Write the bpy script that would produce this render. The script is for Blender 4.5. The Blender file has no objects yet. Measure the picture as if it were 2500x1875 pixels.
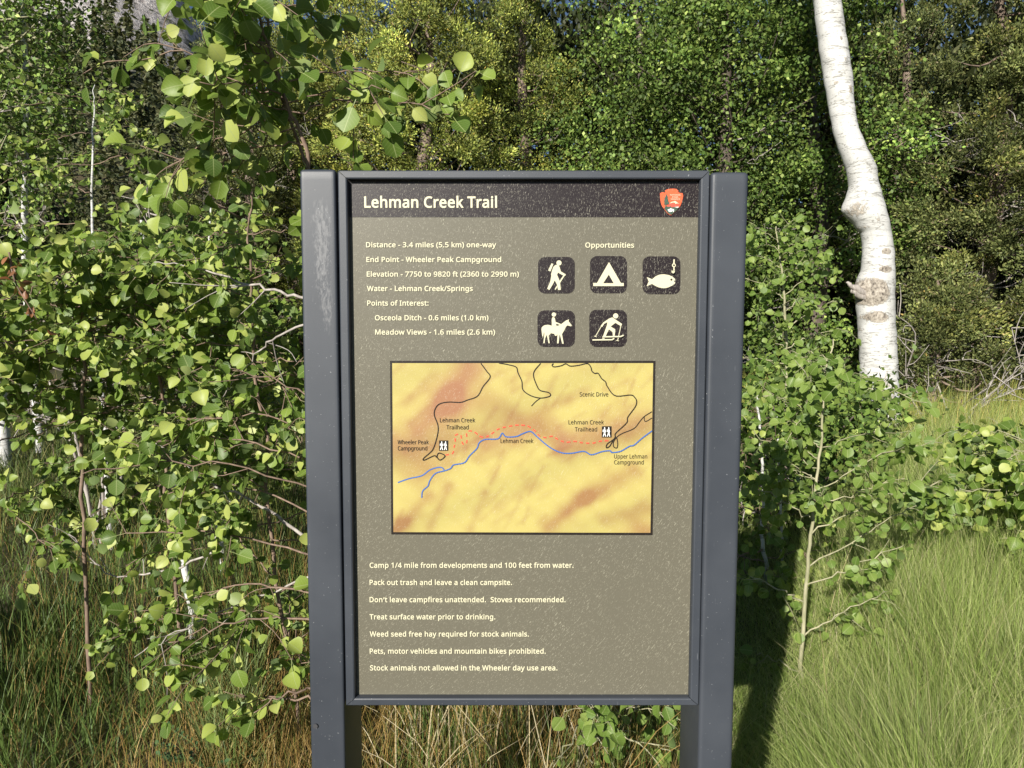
import bpy, bmesh, math, random
import numpy as np
from mathutils import Vector, Matrix
from mathutils.geometry import tessellate_polygon

S = bpy.context.scene
COL = S.collection
R = math.radians

# ---------------------------------------------------------------- camera, sky, sun, exposure
CAM = np.array([-0.0197, -1.2376, 1.5091])
PITCH = R(4.2027)
FPX = 1733.0                       # focal length in pixels of the 2500 px wide photograph
cd = bpy.data.cameras.new('camera'); cam = bpy.data.objects.new('camera', cd); COL.objects.link(cam)
cam.location = CAM; cam.rotation_euler = (math.pi/2 - PITCH, 0, 0)
cd.sensor_width = 36; cd.lens = FPX/2500*36; cd.clip_start = 0.05; cd.clip_end = 2000
S.camera = cam

SUN_AZ, SUN_EL = R(24.5), R(24)      # light travels to the right of straight ahead, and down
TO_SUN = np.array([-math.sin(SUN_AZ)*math.cos(SUN_EL), -math.cos(SUN_AZ)*math.cos(SUN_EL), math.sin(SUN_EL)])
W = bpy.data.worlds.new('World'); S.world = W; W.use_nodes = True
wn = W.node_tree; bgn = wn.nodes['Background']
sk = wn.nodes.new('ShaderNodeTexSky'); sk.sky_type = 'NISHITA'; sk.sun_disc = False
sk.sun_elevation = SUN_EL; sk.sun_rotation = math.pi + SUN_AZ; sk.altitude = 2300; sk.air_density = 1.0; sk.dust_density = 0.3
wn.links.new(sk.outputs[0], bgn.inputs[0]); bgn.inputs[1].default_value = 0.05
sl = bpy.data.lights.new('sun', 'SUN'); so = bpy.data.objects.new('sun', sl); COL.objects.link(so)
sl.energy = 5.0; sl.angle = R(0.53); sl.color = (1.0, 0.95, 0.86)
so.rotation_euler = Vector(TO_SUN).to_track_quat('Z', 'Y').to_euler(); so.location = (-3, -6, 6)
S.view_settings.view_transform = 'Standard'; S.view_settings.look = 'None'
S.view_settings.exposure = 0.62; S.view_settings.gamma = 1
S.view_settings.use_curve_mapping = False
S.cycles.max_bounces = 6; S.cycles.diffuse_bounces = 2; S.cycles.transmission_bounces = 2; S.cycles.glossy_bounces = 2

# ---------------------------------------------------------------- helpers
def ray(px, py):
    """direction in the world of a point of the photograph (2500 x 1875)"""
    u, v = (px-1250)/FPX, (937.5-py)/FPX
    c, s = math.cos(PITCH), math.sin(PITCH)
    return np.array([u, c + v*s, -s + v*c])
K = 2500/2212
def at(px, py, d):
    """point d metres ahead of the camera (px, py on a 2212 px wide picture)"""
    r = ray(px*K, py*K)
    return CAM + r*(d/r[1])
def onplane(px, py, y):
    r = ray(px, py)
    return CAM + r*((y-CAM[1])/r[1])
def ground_z(x, y):
    x = np.asarray(x, float); y = np.asarray(y, float)
    yp = np.maximum(y, 0)
    h = 0.075*yp*yp/(yp+0.8)
    h = h + 0.02*np.sin(1.7*x+0.6)*np.sin(1.3*y+1.1) + 0.012*np.sin(4.1*x+2)*np.cos(3.7*y)
    far = np.maximum(y-14, 0)
    left = 1/(1+np.exp((x/np.maximum(np.abs(y+1.2), 1)+0.40)*22))
    far = np.minimum(far, 136)
    h = h + far*(0.10+0.22*left)+0.0017*far*far*left
    return h
def gz(x, y): return float(ground_z(x, y))

def tag(o, label=None, cat=None, group=None, kind=None):
    if label: o['label'] = label
    if cat: o['category'] = cat
    if group: o['group'] = group
    if kind: o['kind'] = kind
    return o
def empty(name, loc, label, cat, group=None):
    o = bpy.data.objects.new(name, None); COL.objects.link(o); o.location = loc; o.empty_display_size = .1
    return tag(o, label, cat, group)
def link(name, me, mats, parent=None):
    o = bpy.data.objects.new(name, me); COL.objects.link(o)
    if mats is not None and len(me.materials) == 0:
        for m in (mats if isinstance(mats, (list, tuple)) else [mats]): me.materials.append(m)
    if parent:
        o.parent = parent
        o.matrix_parent_inverse = Matrix.Identity(4)
        o.location = -Vector(parent.location) if not parent.parent else -Vector(parent.parent.location)-Vector(parent.location)
    return o
def mesh_np(name, verts, faces, cols=None, attrs=None, smooth=False, uv=None):
    """faces: list of (n,k) int arrays"""
    me = bpy.data.meshes.new(name)
    verts = np.asarray(verts, np.float32)
    me.vertices.add(len(verts)); me.vertices.foreach_set('co', verts.ravel())
    faces = [np.asarray(f, np.int32) for f in faces if len(f)]
    loops = np.concatenate([f.ravel() for f in faces])
    tot = np.concatenate([np.full(len(f), f.shape[1], np.int32) for f in faces])
    st = np.concatenate([[0], np.cumsum(tot)[:-1]]).astype(np.int32)
    me.loops.add(len(loops)); me.loops.foreach_set('vertex_index', loops)
    me.polygons.add(len(tot)); me.polygons.foreach_set('loop_start', st); me.polygons.foreach_set('loop_total', tot)
    if smooth: me.polygons.foreach_set('use_smooth', np.ones(len(tot), bool))
    me.update(calc_edges=True)
    if cols is not None:
        a = me.color_attributes.new('Col', 'FLOAT_COLOR', 'POINT')
        c = np.ones((len(verts), 4), np.float32); c[:, :3] = cols
        a.data.foreach_set('color', c.ravel())
    if attrs:
        for k, v in attrs.items():
            a = me.attributes.new(k, 'FLOAT', 'POINT'); a.data.foreach_set('value', np.asarray(v, np.float32))
    if uv is not None:
        u = me.uv_layers.new(name='UVMap'); u.data.foreach_set('uv', np.asarray(uv, np.float32)[loops].ravel())
    return me
def nrm(v): 
    v = np.asarray(v, float); return v/np.maximum(np.linalg.norm(v, axis=-1, keepdims=True), 1e-9)
def spline(ctrl, n):
    """smooth curve through control rows"""
    c = np.asarray(ctrl, float)
    if len(c) == 2: t = np.linspace(0, 1, n)[:, None]; return c[0]*(1-t)+c[1]*t
    p = np.vstack([2*c[0]-c[1], c, 2*c[-1]-c[-2]])
    T = np.linspace(0, len(c)-1-1e-6, n); i = T.astype(int); t = (T-i)[:, None]
    a, b, d, e = p[i], p[i+1], p[i+2], p[i+3]
    return 0.5*((2*b)+(-a+d)*t+(2*a-5*b+4*d-e)*t*t+(-a+3*b-3*d+e)*t**3)
class Geo:
    def __init__(s): s.v = []; s.f = {3: [], 4: []}; s.n = 0; s.c = []
    def add(s, v, faces, col=None):
        v = np.asarray(v, float); s.v.append(v)
        for f in faces:
            f = np.asarray(f); s.f[f.shape[1]].append(f+s.n)
        if col is not None: s.c.append(np.broadcast_to(np.asarray(col, float), (len(v), 3)))
        s.n += len(v)
    def tube(s, pts, rad, k=6, col=None):
        pts = np.asarray(pts, float); n = len(pts); rad = np.broadcast_to(rad, n)
        tg = nrm(np.gradient(pts, axis=0))
        ref = np.array([0.13, 0.97, 0.2]) if abs(tg[0][1]) < .8 else np.array([1., 0, 0.1])
        a = nrm(np.cross(tg, ref)); b = np.cross(tg, a)
        th = np.arange(k)*2*math.pi/k
        ring = pts[:, None]+rad[:, None, None]*(np.cos(th)[None, :, None]*a[:, None]+np.sin(th)[None, :, None]*b[:, None])
        v = ring.reshape(-1, 3)
        i = np.arange(n-1)[:, None]*k; j = np.arange(k)[None]; j2 = (j+1) % k
        q = np.stack([i+j, i+j2, i+k+j2, i+k+j], -1).reshape(-1, 4)
        v = np.vstack([v, pts[-1:]]); tip = len(v)-1
        cap = np.stack([(n-1)*k+np.arange(k), (n-1)*k+(np.arange(k)+1) % k, np.full(k, tip)], 1)
        s.add(v, [q, cap], col)
    def mesh(s, name, smooth=True, attrs=None):
        return mesh_np(name, np.vstack(s.v), [np.vstack(x) for x in s.f.values() if x], np.vstack(s.c) if s.c else None, attrs, smooth)

# ---------------------------------------------------------------- materials
def mat(name):
    m = bpy.data.materials.new(name); m.use_nodes = True
    nt = m.node_tree; b = nt.nodes['Principled BSDF']
    return m, nt, b
def N(nt, t, **kw):
    n = nt.nodes.new(t)
    for k, v in kw.items():
        if k in n.inputs: n.inputs[k].default_value = v
        else: setattr(n, k, v)
    return n
def L(nt, a, b): nt.links.new(a, b)
def math_n(nt, op, a, b=None, clamp=False):
    n = nt.nodes.new('ShaderNodeMath'); n.operation = op; n.use_clamp = clamp
    for i, x in enumerate((a, b)):
        if x is None: continue
        if isinstance(x, (int, float)): n.inputs[i].default_value = x
        else: nt.links.new(x, n.inputs[i])
    return n.outputs[0]
def ramp(nt, fac, stops):
    n = nt.nodes.new('ShaderNodeValToRGB'); e = n.color_ramp.elements
    while len(e) < len(stops): e.new(0.5)
    for el, (p, c) in zip(e, stops):
        el.position = p; el.color = (*c, 1) if len(c) == 3 else c
    nt.links.new(fac, n.inputs[0]); return n.outputs[0]
def mixc(nt, fac, a, b):
    n = nt.nodes.new('ShaderNodeMix'); n.data_type = 'RGBA'
    for i, x in ((0, fac), (6, a), (7, b)):
        if isinstance(x, (int, float)): n.inputs[i].default_value = x
        elif isinstance(x, tuple): n.inputs[i].default_value = (*x, 1)
        else: nt.links.new(x, n.inputs[i])
    return n.outputs[2]
def noise(nt, vec, scale, detail=3, rough=.55):
    n = N(nt, 'ShaderNodeTexNoise'); n.inputs['Scale'].default_value = scale; n.inputs['Detail'].default_value = detail; n.inputs['Roughness'].default_value = rough
    if vec is not None: nt.links.new(vec, n.inputs['Vector'])
    return n.outputs['Fac']
def objco(nt): return nt.nodes.new('ShaderNodeTexCoord').outputs['Object']
def poscoord(nt): return nt.nodes.new('ShaderNodeNewGeometry').outputs['Position']
def scalev(nt, vec, s):
    n = nt.nodes.new('ShaderNodeVectorMath'); n.operation = 'MULTIPLY'; n.inputs[1].default_value = s
    nt.links.new(vec, n.inputs[0]); return n.outputs[0]

def leaf_material(name, stops, under, veins=True, trans=0.38, rough=0.46, spec=0.38):
    m, nt, b = mat(name)
    oi = N(nt, 'ShaderNodeObjectInfo'); ge = N(nt, 'ShaderNodeNewGeometry')
    rnd = math_n(nt, 'FRACT', math_n(nt, 'ADD', oi.outputs['Random'], ge.outputs['Random Per Island']))
    c = ramp(nt, rnd, stops)
    if veins:
        uv = N(nt, 'ShaderNodeUVMap').outputs[0]
        sp = N(nt, 'ShaderNodeSeparateXYZ'); L(nt, uv, sp.inputs[0])
        ax = math_n(nt, 'ABSOLUTE', sp.outputs[0])
        mid = math_n(nt, 'LESS_THAN', ax, 0.018)
        s = math_n(nt, 'SUBTRACT', sp.outputs[1], math_n(nt, 'MULTIPLY', ax, 0.75))
        side = math_n(nt, 'LESS_THAN', math_n(nt, 'FRACT', math_n(nt, 'MULTIPLY', s, 6.0)), 0.10)
        v = math_n(nt, 'MAXIMUM', mid, math_n(nt, 'MULTIPLY', side, 0.45))
        nz = noise(nt, objco(nt), 60, 3)
        c = mixc(nt, math_n(nt, 'MULTIPLY', nz, 0.22), c, (0.20, 0.21, 0.05))
        c = mixc(nt, math_n(nt, 'MULTIPLY', v, 0.75), c, (0.38, 0.44, 0.18))
    cb = mixc(nt, 0.55, c, under)
    cc = mixc(nt, ge.outputs['Backfacing'], c, cb)
    L(nt, cc, b.inputs['Base Color']); b.inputs['Roughness'].default_value = rough; b.inputs['Specular IOR Level'].default_value = spec
    tr = N(nt, 'ShaderNodeBsdfTranslucent'); L(nt, mixc(nt, 0.4, cc, (0.25, 0.36, 0.03)), tr.inputs[0])
    mx = N(nt, 'ShaderNodeMixShader'); mx.inputs[0].default_value = trans
    L(nt, b.outputs[0], mx.inputs[1]); L(nt, tr.outputs[0], mx.inputs[2])
    L(nt, mx.outputs[0], nt.nodes['Material Output'].inputs[0])
    return m
def col_material(name, trans=0.25, rough=0.5, spec=0.35, tint=(0.2, 0.25, 0.03)):
    m, nt, b = mat(name)
    a = N(nt, 'ShaderNodeVertexColor'); a.layer_name = 'Col'
    L(nt, a.outputs[0], b.inputs['Base Color']); b.inputs['Roughness'].default_value = rough; b.inputs['Specular IOR Level'].default_value = spec
    if trans:
        tr = N(nt, 'ShaderNodeBsdfTranslucent'); L(nt, mixc(nt, 0.3, a.outputs[0], tint), tr.inputs[0])
        mx = N(nt, 'ShaderNodeMixShader'); mx.inputs[0].default_value = trans
        L(nt, b.outputs[0], mx.inputs[1]); L(nt, tr.outputs[0], mx.inputs[2])
        L(nt, mx.outputs[0], nt.nodes['Material Output'].inputs[0])
    return m
def bark_material(name, c1, c2, scale=30, bump=.4, stretch=(1, 1, .25)):
    m, nt, b = mat(name)
    co = scalev(nt, poscoord(nt), stretch)
    f = noise(nt, co, scale, 5, .65)
    L(nt, ramp(nt, f, [(.35, c1), (.65, c2)]), b.inputs['Base Color']); b.inputs['Roughness'].default_value = .8
    bp = N(nt, 'ShaderNodeBump'); bp.inputs['Strength'].default_value = bump; bp.inputs['Distance'].default_value = .004
    L(nt, f, bp.inputs['Height']); L(nt, bp.outputs[0], b.inputs['Normal'])
    return m

GREEN = [(0.0, (0.060, 0.125, 0.020)), (0.35, (0.125, 0.215, 0.032)), (0.60, (0.22, 0.325, 0.05)), (0.80, (0.40, 0.48, 0.10)), (1.0, (0.56, 0.61, 0.18))]
M_LEAF = leaf_material('aspen_leaf', GREEN, (0.20, 0.27, 0.13))
M_LEAF_LIGHT = leaf_material('aspen_leaf_light', [(0.0, (0.10, 0.19, 0.03)), (0.5, (0.16, 0.26, 0.045)), (1.0, (0.30, 0.40, 0.10))], (0.22, 0.30, 0.14))
M_LEAF_FAR = leaf_material('far_leaf', [(0.0, (0.05, 0.095, 0.018)), (0.6, (0.095, 0.165, 0.03)), (1.0, (0.22, 0.30, 0.07))], (0.16, 0.21, 0.10), veins=False)
M_DEADLEAF = leaf_material('dead_leaf', [(0, (0.16, 0.06, 0.025)), (1, (0.28, 0.12, 0.05))], (0.2, 0.1, 0.05), veins=False, trans=.15)
M_FOL = col_material('foliage_sprays', .22, .55, .3)
M_GRASS = col_material('grass_blades', .28, .5, .3)
M_TWIG = bark_material('brown_twig', (0.13, 0.085, 0.06), (0.27, 0.19, 0.14), 60, .2)
M_STEM = bark_material('green_grey_stem', (0.22, 0.22, 0.12), (0.40, 0.37, 0.24), 40, .2)
M_DEAD = bark_material('weathered_wood', (0.22, 0.19, 0.17), (0.46, 0.42, 0.38), 40, .3)
M_BARK = bark_material('juniper_bark', (0.10, 0.07, 0.05), (0.24, 0.18, 0.14), 18, .6)
M_DARKBARK = bark_material('dark_bark', (0.05, 0.04, 0.03), (0.13, 0.10, 0.08), 18, .6)

def aspen_bark():
    m, nt, b = mat('aspen_bark')
    p = poscoord(nt)
    len_ = noise(nt, scalev(nt, p, (45, 45, 170)), 1.0, 3, .6)
    lent = ramp(nt, len_, [(.61, (0, 0, 0)), (.66, (1, 1, 1))])
    ring = noise(nt, scalev(nt, p, (2.2, 2.2, 16)), 1.0, 4, .6)
    ringl = ramp(nt, ring, [(.484, (0, 0, 0)), (.497, (1, 1, 1)), (.503, (1, 1, 1)), (.516, (0, 0, 0))])
    big = noise(nt, p, 5, 4, .6)
    base = ramp(nt, big, [(.3, (0.46, 0.455, 0.43)), (.6, (0.60, 0.595, 0.575))])
    c = mixc(nt, math_n(nt, 'MULTIPLY', lent, .7), base, (0.16, 0.145, 0.12))
    c = mixc(nt, math_n(nt, 'MULTIPLY', ringl, .78), c, (0.16, 0.15, 0.13))
    at_ = N(nt, 'ShaderNodeAttribute'); at_.attribute_name = 'scar'
    rough = noise(nt, scalev(nt, p, (1, 1, .7)), 38, 6, .7)
    sc = ramp(nt, rough, [(.33, (0.05, 0.04, 0.035)), (.5, (0.33, 0.29, 0.24)), (.72, (0.56, 0.51, 0.44))])
    edge = math_n(nt, 'ADD', at_.outputs['Fac'], math_n(nt, 'MULTIPLY', math_n(nt, 'SUBTRACT', rough, .5), 1.5))
    msk = ramp(nt, edge, [(.42, (0, 0, 0)), (.56, (1, 1, 1))])
    c = mixc(nt, msk, c, sc)
    L(nt, c, b.inputs['Base Color']); b.inputs['Roughness'].default_value = .7; b.inputs['Specular IOR Level'].default_value = .25
    h = math_n(nt, 'ADD', math_n(nt, 'MULTIPLY', msk, math_n(nt, 'MULTIPLY', rough, 2.5)), math_n(nt, 'ADD', math_n(nt, 'MULTIPLY', ringl, -.25), math_n(nt, 'MULTIPLY', big, .6)))
    bp = N(nt, 'ShaderNodeBump'); bp.inputs['Strength'].default_value = .5; bp.inputs['Distance'].default_value = .012
    L(nt, h, bp.inputs['Height']); L(nt, bp.outputs[0], b.inputs['Normal'])
    return m
M_ASPEN = aspen_bark()

# ---------------------------------------------------------------- ground and hillside
def grid_mesh(name, xs, ys, zf):
    X, Y = np.meshgrid(xs, ys); Z = zf(X, Y)
    nx, ny = len(xs), len(ys)
    i = np.arange(ny-1)[:, None]*nx; j = np.arange(nx-1)[None]
    q = np.stack([i+j, i+j+1, i+nx+j+1, i+nx+j], -1).reshape(-1, 4)
    return mesh_np(name, np.stack([X, Y, Z], -1).reshape(-1, 3), [q], smooth=True)
def axis(a, b, near, step, grow):
    out = [0.0]; s = step
    while out[-1] < b:
        out.append(out[-1]+s)
        if out[-1] > near: s *= grow
    neg = [0.0]; s = step
    while neg[-1] > a:
        neg.append(neg[-1]-s)
        if -neg[-1] > near: s *= grow
    return np.array(neg[::-1][:-1]+out)
m, nt, b = mat('meadow_soil')
p = poscoord(nt)
f1 = noise(nt, p, 1.2, 4); f2 = noise(nt, p, 30, 5, .7)
c = ramp(nt, f2, [(.3, (0.025, 0.018, 0.010)), (.5, (0.07, 0.05, 0.025)), (.7, (0.13, 0.10, 0.045))])
c2 = ramp(nt, f2, [(.3, (0.03, 0.035, 0.010)), (.7, (0.09, 0.10, 0.03))])
L(nt, mixc(nt, ramp(nt, f1, [(.4, (0, 0, 0)), (.6, (1, 1, 1))]), c, c2), b.inputs['Base Color']); b.inputs['Roughness'].default_value = .95
bp = N(nt, 'ShaderNodeBump'); bp.inputs['Distance'].default_value = .03; L(nt, f2, bp.inputs['Height']); L(nt, bp.outputs[0], b.inputs['Normal'])
M_SOIL = m
ground = link('ground', grid_mesh('ground', axis(-700, 700, 8, .2, 1.18), axis(-300, 40, 14, .2, 1.12), ground_z), M_SOIL)
tag(ground, 'grassy meadow ground rising gently towards the trees', kind='structure')
m, nt, b = mat('mountain_rock')
p = poscoord(nt)
st = noise(nt, scalev(nt, p, (.55, .12, .10)), 1.0, 6, .7); f2 = noise(nt, p, .9, 5, .7)
c = ramp(nt, f2, [(.33, (0.22, 0.19, 0.18)), (.5, (0.48, 0.44, 0.42)), (.66, (0.66, 0.62, 0.60))])
c = mixc(nt, ramp(nt, st, [(.54, (0, 0, 0)), (.62, (1, 1, 1))]), c, (0.05, 0.055, 0.025))
sp = N(nt, 'ShaderNodeSeparateXYZ'); L(nt, p, sp.inputs[0])
low = ramp(nt, math_n(nt, 'DIVIDE', sp.outputs[2], 60.0), [(.40, (1, 1, 1)), (.50, (0, 0, 0))])
c = mixc(nt, low, c, (0.06, 0.065, 0.025))
L(nt, c, b.inputs['Base Color']); b.inputs['Roughness'].default_value = .95
bp = N(nt, 'ShaderNodeBump'); bp.inputs['Distance'].default_value = 1.0; L(nt, f2, bp.inputs['Height']); L(nt, bp.outputs[0], b.inputs['Normal'])
M_ROCK = m
hs = link('hillside', grid_mesh('hillside', np.concatenate([np.arange(-170, 60, 2.5), np.arange(60, 700, 30)]), np.concatenate([np.arange(39, 160, 2.5), [200, 400, 800]]),
     lambda X, Y: ground_z(X, Y)+np.clip((Y-50)/30, 0, 1)*(1.2*np.sin(X*.31+Y*.2)+.8*np.sin(X*.7-Y*.43))), M_ROCK)
tag(hs, 'pale rocky mountainside with dark conifer streaks', kind='structure')

# ---------------------------------------------------------------- the sign
PZ = 1.31
def onp(px, py, y=0.0):
    return onplane(px, py, y)
def srgb(r, g, b_):
    f = lambda v: (v/255/12.92) if v/255 <= .04045 else ((v/255+.055)/1.055)**2.4
    return (f(r), f(g), f(b_))
def print_material(name, colour, scratch_glint=0.6, attr=False, dens=1.0):
    """flat print under a scratched clear coat: pale sun glints of fine arc-shaped scratches painted into the colour"""
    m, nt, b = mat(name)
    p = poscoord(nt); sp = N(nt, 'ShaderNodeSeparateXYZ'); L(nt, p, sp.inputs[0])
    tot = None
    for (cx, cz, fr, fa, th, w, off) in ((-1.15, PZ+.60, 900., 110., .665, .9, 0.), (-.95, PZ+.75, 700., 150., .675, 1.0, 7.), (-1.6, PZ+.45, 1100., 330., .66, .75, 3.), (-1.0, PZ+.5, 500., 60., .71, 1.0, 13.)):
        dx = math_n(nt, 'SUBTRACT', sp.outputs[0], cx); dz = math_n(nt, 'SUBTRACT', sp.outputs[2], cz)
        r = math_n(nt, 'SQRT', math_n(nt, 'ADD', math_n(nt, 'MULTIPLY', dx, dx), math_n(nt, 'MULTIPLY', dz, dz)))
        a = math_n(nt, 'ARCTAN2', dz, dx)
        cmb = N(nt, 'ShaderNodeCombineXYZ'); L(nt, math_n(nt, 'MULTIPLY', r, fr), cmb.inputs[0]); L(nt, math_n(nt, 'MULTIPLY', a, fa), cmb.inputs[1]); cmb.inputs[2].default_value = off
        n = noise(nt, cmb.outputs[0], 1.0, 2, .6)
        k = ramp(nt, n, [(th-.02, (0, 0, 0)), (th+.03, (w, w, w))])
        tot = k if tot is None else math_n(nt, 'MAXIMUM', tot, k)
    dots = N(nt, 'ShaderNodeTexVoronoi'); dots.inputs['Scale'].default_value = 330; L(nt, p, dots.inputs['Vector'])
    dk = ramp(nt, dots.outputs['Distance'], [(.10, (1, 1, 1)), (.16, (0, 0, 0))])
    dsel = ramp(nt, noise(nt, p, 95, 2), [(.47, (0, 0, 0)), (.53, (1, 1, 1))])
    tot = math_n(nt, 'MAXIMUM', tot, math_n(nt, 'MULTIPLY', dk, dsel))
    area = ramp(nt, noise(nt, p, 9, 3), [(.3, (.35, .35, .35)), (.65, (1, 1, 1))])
    tot = math_n(nt, 'MULTIPLY', math_n(nt, 'MULTIPLY', tot, area), scratch_glint)
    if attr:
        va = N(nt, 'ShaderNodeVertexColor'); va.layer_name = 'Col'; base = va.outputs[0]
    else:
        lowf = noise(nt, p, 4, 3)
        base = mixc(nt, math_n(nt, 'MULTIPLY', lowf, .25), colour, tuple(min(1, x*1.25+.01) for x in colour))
    L(nt, mixc(nt, tot, base, (0.66, 0.63, 0.48)), b.inputs['Base Color'])  # glints on scratches and specks, painted as cream into the base colour
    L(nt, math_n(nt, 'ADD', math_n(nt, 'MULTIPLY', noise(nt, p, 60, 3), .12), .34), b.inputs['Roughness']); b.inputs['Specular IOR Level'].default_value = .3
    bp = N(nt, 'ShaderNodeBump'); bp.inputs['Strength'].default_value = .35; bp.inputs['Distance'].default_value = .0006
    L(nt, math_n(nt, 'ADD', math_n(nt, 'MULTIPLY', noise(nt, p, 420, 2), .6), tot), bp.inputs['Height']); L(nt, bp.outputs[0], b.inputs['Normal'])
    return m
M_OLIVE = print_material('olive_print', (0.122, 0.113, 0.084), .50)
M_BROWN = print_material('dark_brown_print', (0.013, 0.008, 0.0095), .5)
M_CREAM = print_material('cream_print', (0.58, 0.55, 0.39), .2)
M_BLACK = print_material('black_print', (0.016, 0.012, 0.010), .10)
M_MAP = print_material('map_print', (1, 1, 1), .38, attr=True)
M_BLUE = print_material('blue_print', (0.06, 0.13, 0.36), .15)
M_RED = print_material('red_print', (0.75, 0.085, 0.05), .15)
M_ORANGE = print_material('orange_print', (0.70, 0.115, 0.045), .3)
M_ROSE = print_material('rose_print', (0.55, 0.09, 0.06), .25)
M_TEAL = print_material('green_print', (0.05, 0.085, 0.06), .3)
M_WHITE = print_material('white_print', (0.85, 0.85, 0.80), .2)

def metal_material():
    m, nt, b = mat('slate_powder_coat')
    p = poscoord(nt)
    n1 = noise(nt, p, 3.2, 4, .6); n2 = noise(nt, p, 900, 2); n3 = noise(nt, scalev(nt, p, (140, 140, 9)), 1, 3)
    c = ramp(nt, n1, [(.3, (0.026, 0.031, 0.041)), (.7, (0.050, 0.057, 0.070))])
    spk = ramp(nt, noise(nt, p, 260, 2), [(.735, (0, 0, 0)), (.75, (1, 1, 1))])
    scr = ramp(nt, noise(nt, scalev(nt, p, (300, 300, 22)), 1, 2), [(.70, (0, 0, 0)), (.74, (1, 1, 1))])
    scr2 = ramp(nt, noise(nt, p, 6, 2), [(.55, (0, 0, 0)), (.65, (1, 1, 1))])
    c = mixc(nt, math_n(nt, 'MULTIPLY', math_n(nt, 'MULTIPLY', scr, scr2), .6), c, (0.26, 0.27, 0.29))
    c = mixc(nt, math_n(nt, 'MULTIPLY', spk, .55), c, (0.36, 0.37, 0.38))
    # worn, chalky rub mark on the upper part of the post that carries attribute 'rub'
    at_ = N(nt, 'ShaderNodeAttribute'); at_.attribute_name = 'rub'
    rn = noise(nt, scalev(nt, p, (260, 260, 80)), 1, 4, .7)
    rub = ramp(nt, math_n(nt, 'MULTIPLY', at_.outputs['Fac'], math_n(nt, 'ADD', math_n(nt, 'MULTIPLY', math_n(nt, 'SUBTRACT', rn, .5), 2.4), .55)), [(.30, (0, 0, 0)), (.75, (1, 1, 1))])
    c = mixc(nt, math_n(nt, 'MULTIPLY', rub, .42), c, (0.24, 0.24, 0.245))
    L(nt, c, b.inputs['Base Color'])
    L(nt, math_n(nt, 'ADD', math_n(nt, 'MULTIPLY', n1, .25), .36), b.inputs['Roughness']); b.inputs['Specular IOR Level'].default_value = .5
    bp = N(nt, 'ShaderNodeBump'); bp.inputs['Strength'].default_value = .12; bp.inputs['Distance'].default_value = .001
    L(nt, math_n(nt, 'ADD', n2, math_n(nt, 'MULTIPLY', rub, 1.5)), bp.inputs['Height']); L(nt, bp.outputs[0], b.inputs['Normal'])
    return m
M_METAL = metal_material()

sign = empty('trail_sign', (0, 0, 0), 'upright trail sign with olive panel and map in a dark grey metal frame', 'sign')

FRONT = -0.014
def rounded_post(name, x0b, x1b, x0t, x1t, ztop, zbot, y0, y1, r, rubbed):
    """tube of rounded rectangular section whose section runs from the bottom rectangle to the top one"""
    prof = []
    seg = 5
    zs = np.concatenate([np.linspace(zbot, ztop-.006, 150), [ztop-.003, ztop-.0008, ztop]])
    ins = np.concatenate([np.zeros(150), [.0008, .003, .006]])
    V = []; 
    for z, i in zip(zs, ins):
        t = (z-zbot)/(ztop-zbot); xa = x0b+(x0t-x0b)*t+i; xb = x1b+(x1t-x1b)*t-i; ya, yb = y0+i, y1-i
        row = []
        for cx, cy, a0 in ((xb-r, yb-r, 0), (xa+r, yb-r, 90), (xa+r, ya+r, 180), (xb-r, ya+r, 270)):
            for k in range(seg):
                a = R(a0+90*k/(seg-1)); row.append((cx+r*math.cos(a), cy+r*math.sin(a), z))
        # split the front face so that the rub mask has points to sit on
        fl = row[:3*seg]; fr = row[3*seg:]
        mid = [(fl[-1][0]+(fr[0][0]-fl[-1][0])*q, fl[-1][1], z) for q in np.linspace(0, 1, 14)[1:-1]]
        V.append(fl+mid+fr)
    V = np.array(V); n, k = V.shape[:2]
    i = np.arange(n-1)[:, None]*k; j = np.arange(k)[None]; j2 = (j+1) % k
    q = np.stack([i+j, i+j2, i+k+j2, i+k+j], -1).reshape(-1, 4)
    v = V.reshape(-1, 3); v = np.vstack([v, V[-1].mean(0)])
    cap = np.stack([(n-1)*k+np.arange(k), (n-1)*k+(np.arange(k)+1) % k, np.full(k, len(v)-1)], 1)
    rub = np.zeros(len(v))
    if rubbed:
        for (px, py, sx, sz, w) in ((788, 590, .016, .055, 1.1), (800, 760, .011, .055, .95), (780, 680, .014, .05, .6), (780, 520, .02, .03, .55), (770, 1520, .004, .07, .45)):
            c_ = onplane(px, py, FRONT)
            rub += w*np.exp(-((v[:, 0]-c_[0])/sx)**2-((v[:, 2]-c_[2])/sz)**2)*(v[:, 1] < y0+.002)
    me = mesh_np(name, v, [q, cap], attrs={'rub': rub}, smooth=True)
    return me
def px_x(px, py, y=FRONT): return onplane(px, py, y)[0]
yb_ = 0.128
z_bot = -0.06
def post_x(p_top, p_bot):
    (xa, ya), (xb, yb2) = p_top, p_bot
    A, B = onplane(xa, ya, FRONT), onplane(xb, yb2, FRONT)
    f = lambda z: A[0]+(B[0]-A[0])*(z-A[2])/(B[2]-A[2])
    return f
ztl = onplane(775, 412, FRONT)[2]; ztr = onplane(1780, 419, FRONT)[2]
fl0, fl1 = post_x((731.5, 420), (759.9, 1875)), post_x((818.5, 420), (843, 1875))
fr0, fr1 = post_x((1737, 425), (1704.3, 1875)), post_x((1828.5, 430), (1788.2, 1875))
link('post', rounded_post('post', fl0(z_bot), fl1(z_bot), fl0(ztl), fl1(ztl), ztl, z_bot, FRONT, yb_, .004, True), M_METAL, sign)
link('post', rounded_post('post', fr0(z_bot), fr1(z_bot), fr0(ztr), fr1(ztr), ztr, z_bot, FRONT, yb_, .0065, False), M_METAL, sign)

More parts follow.
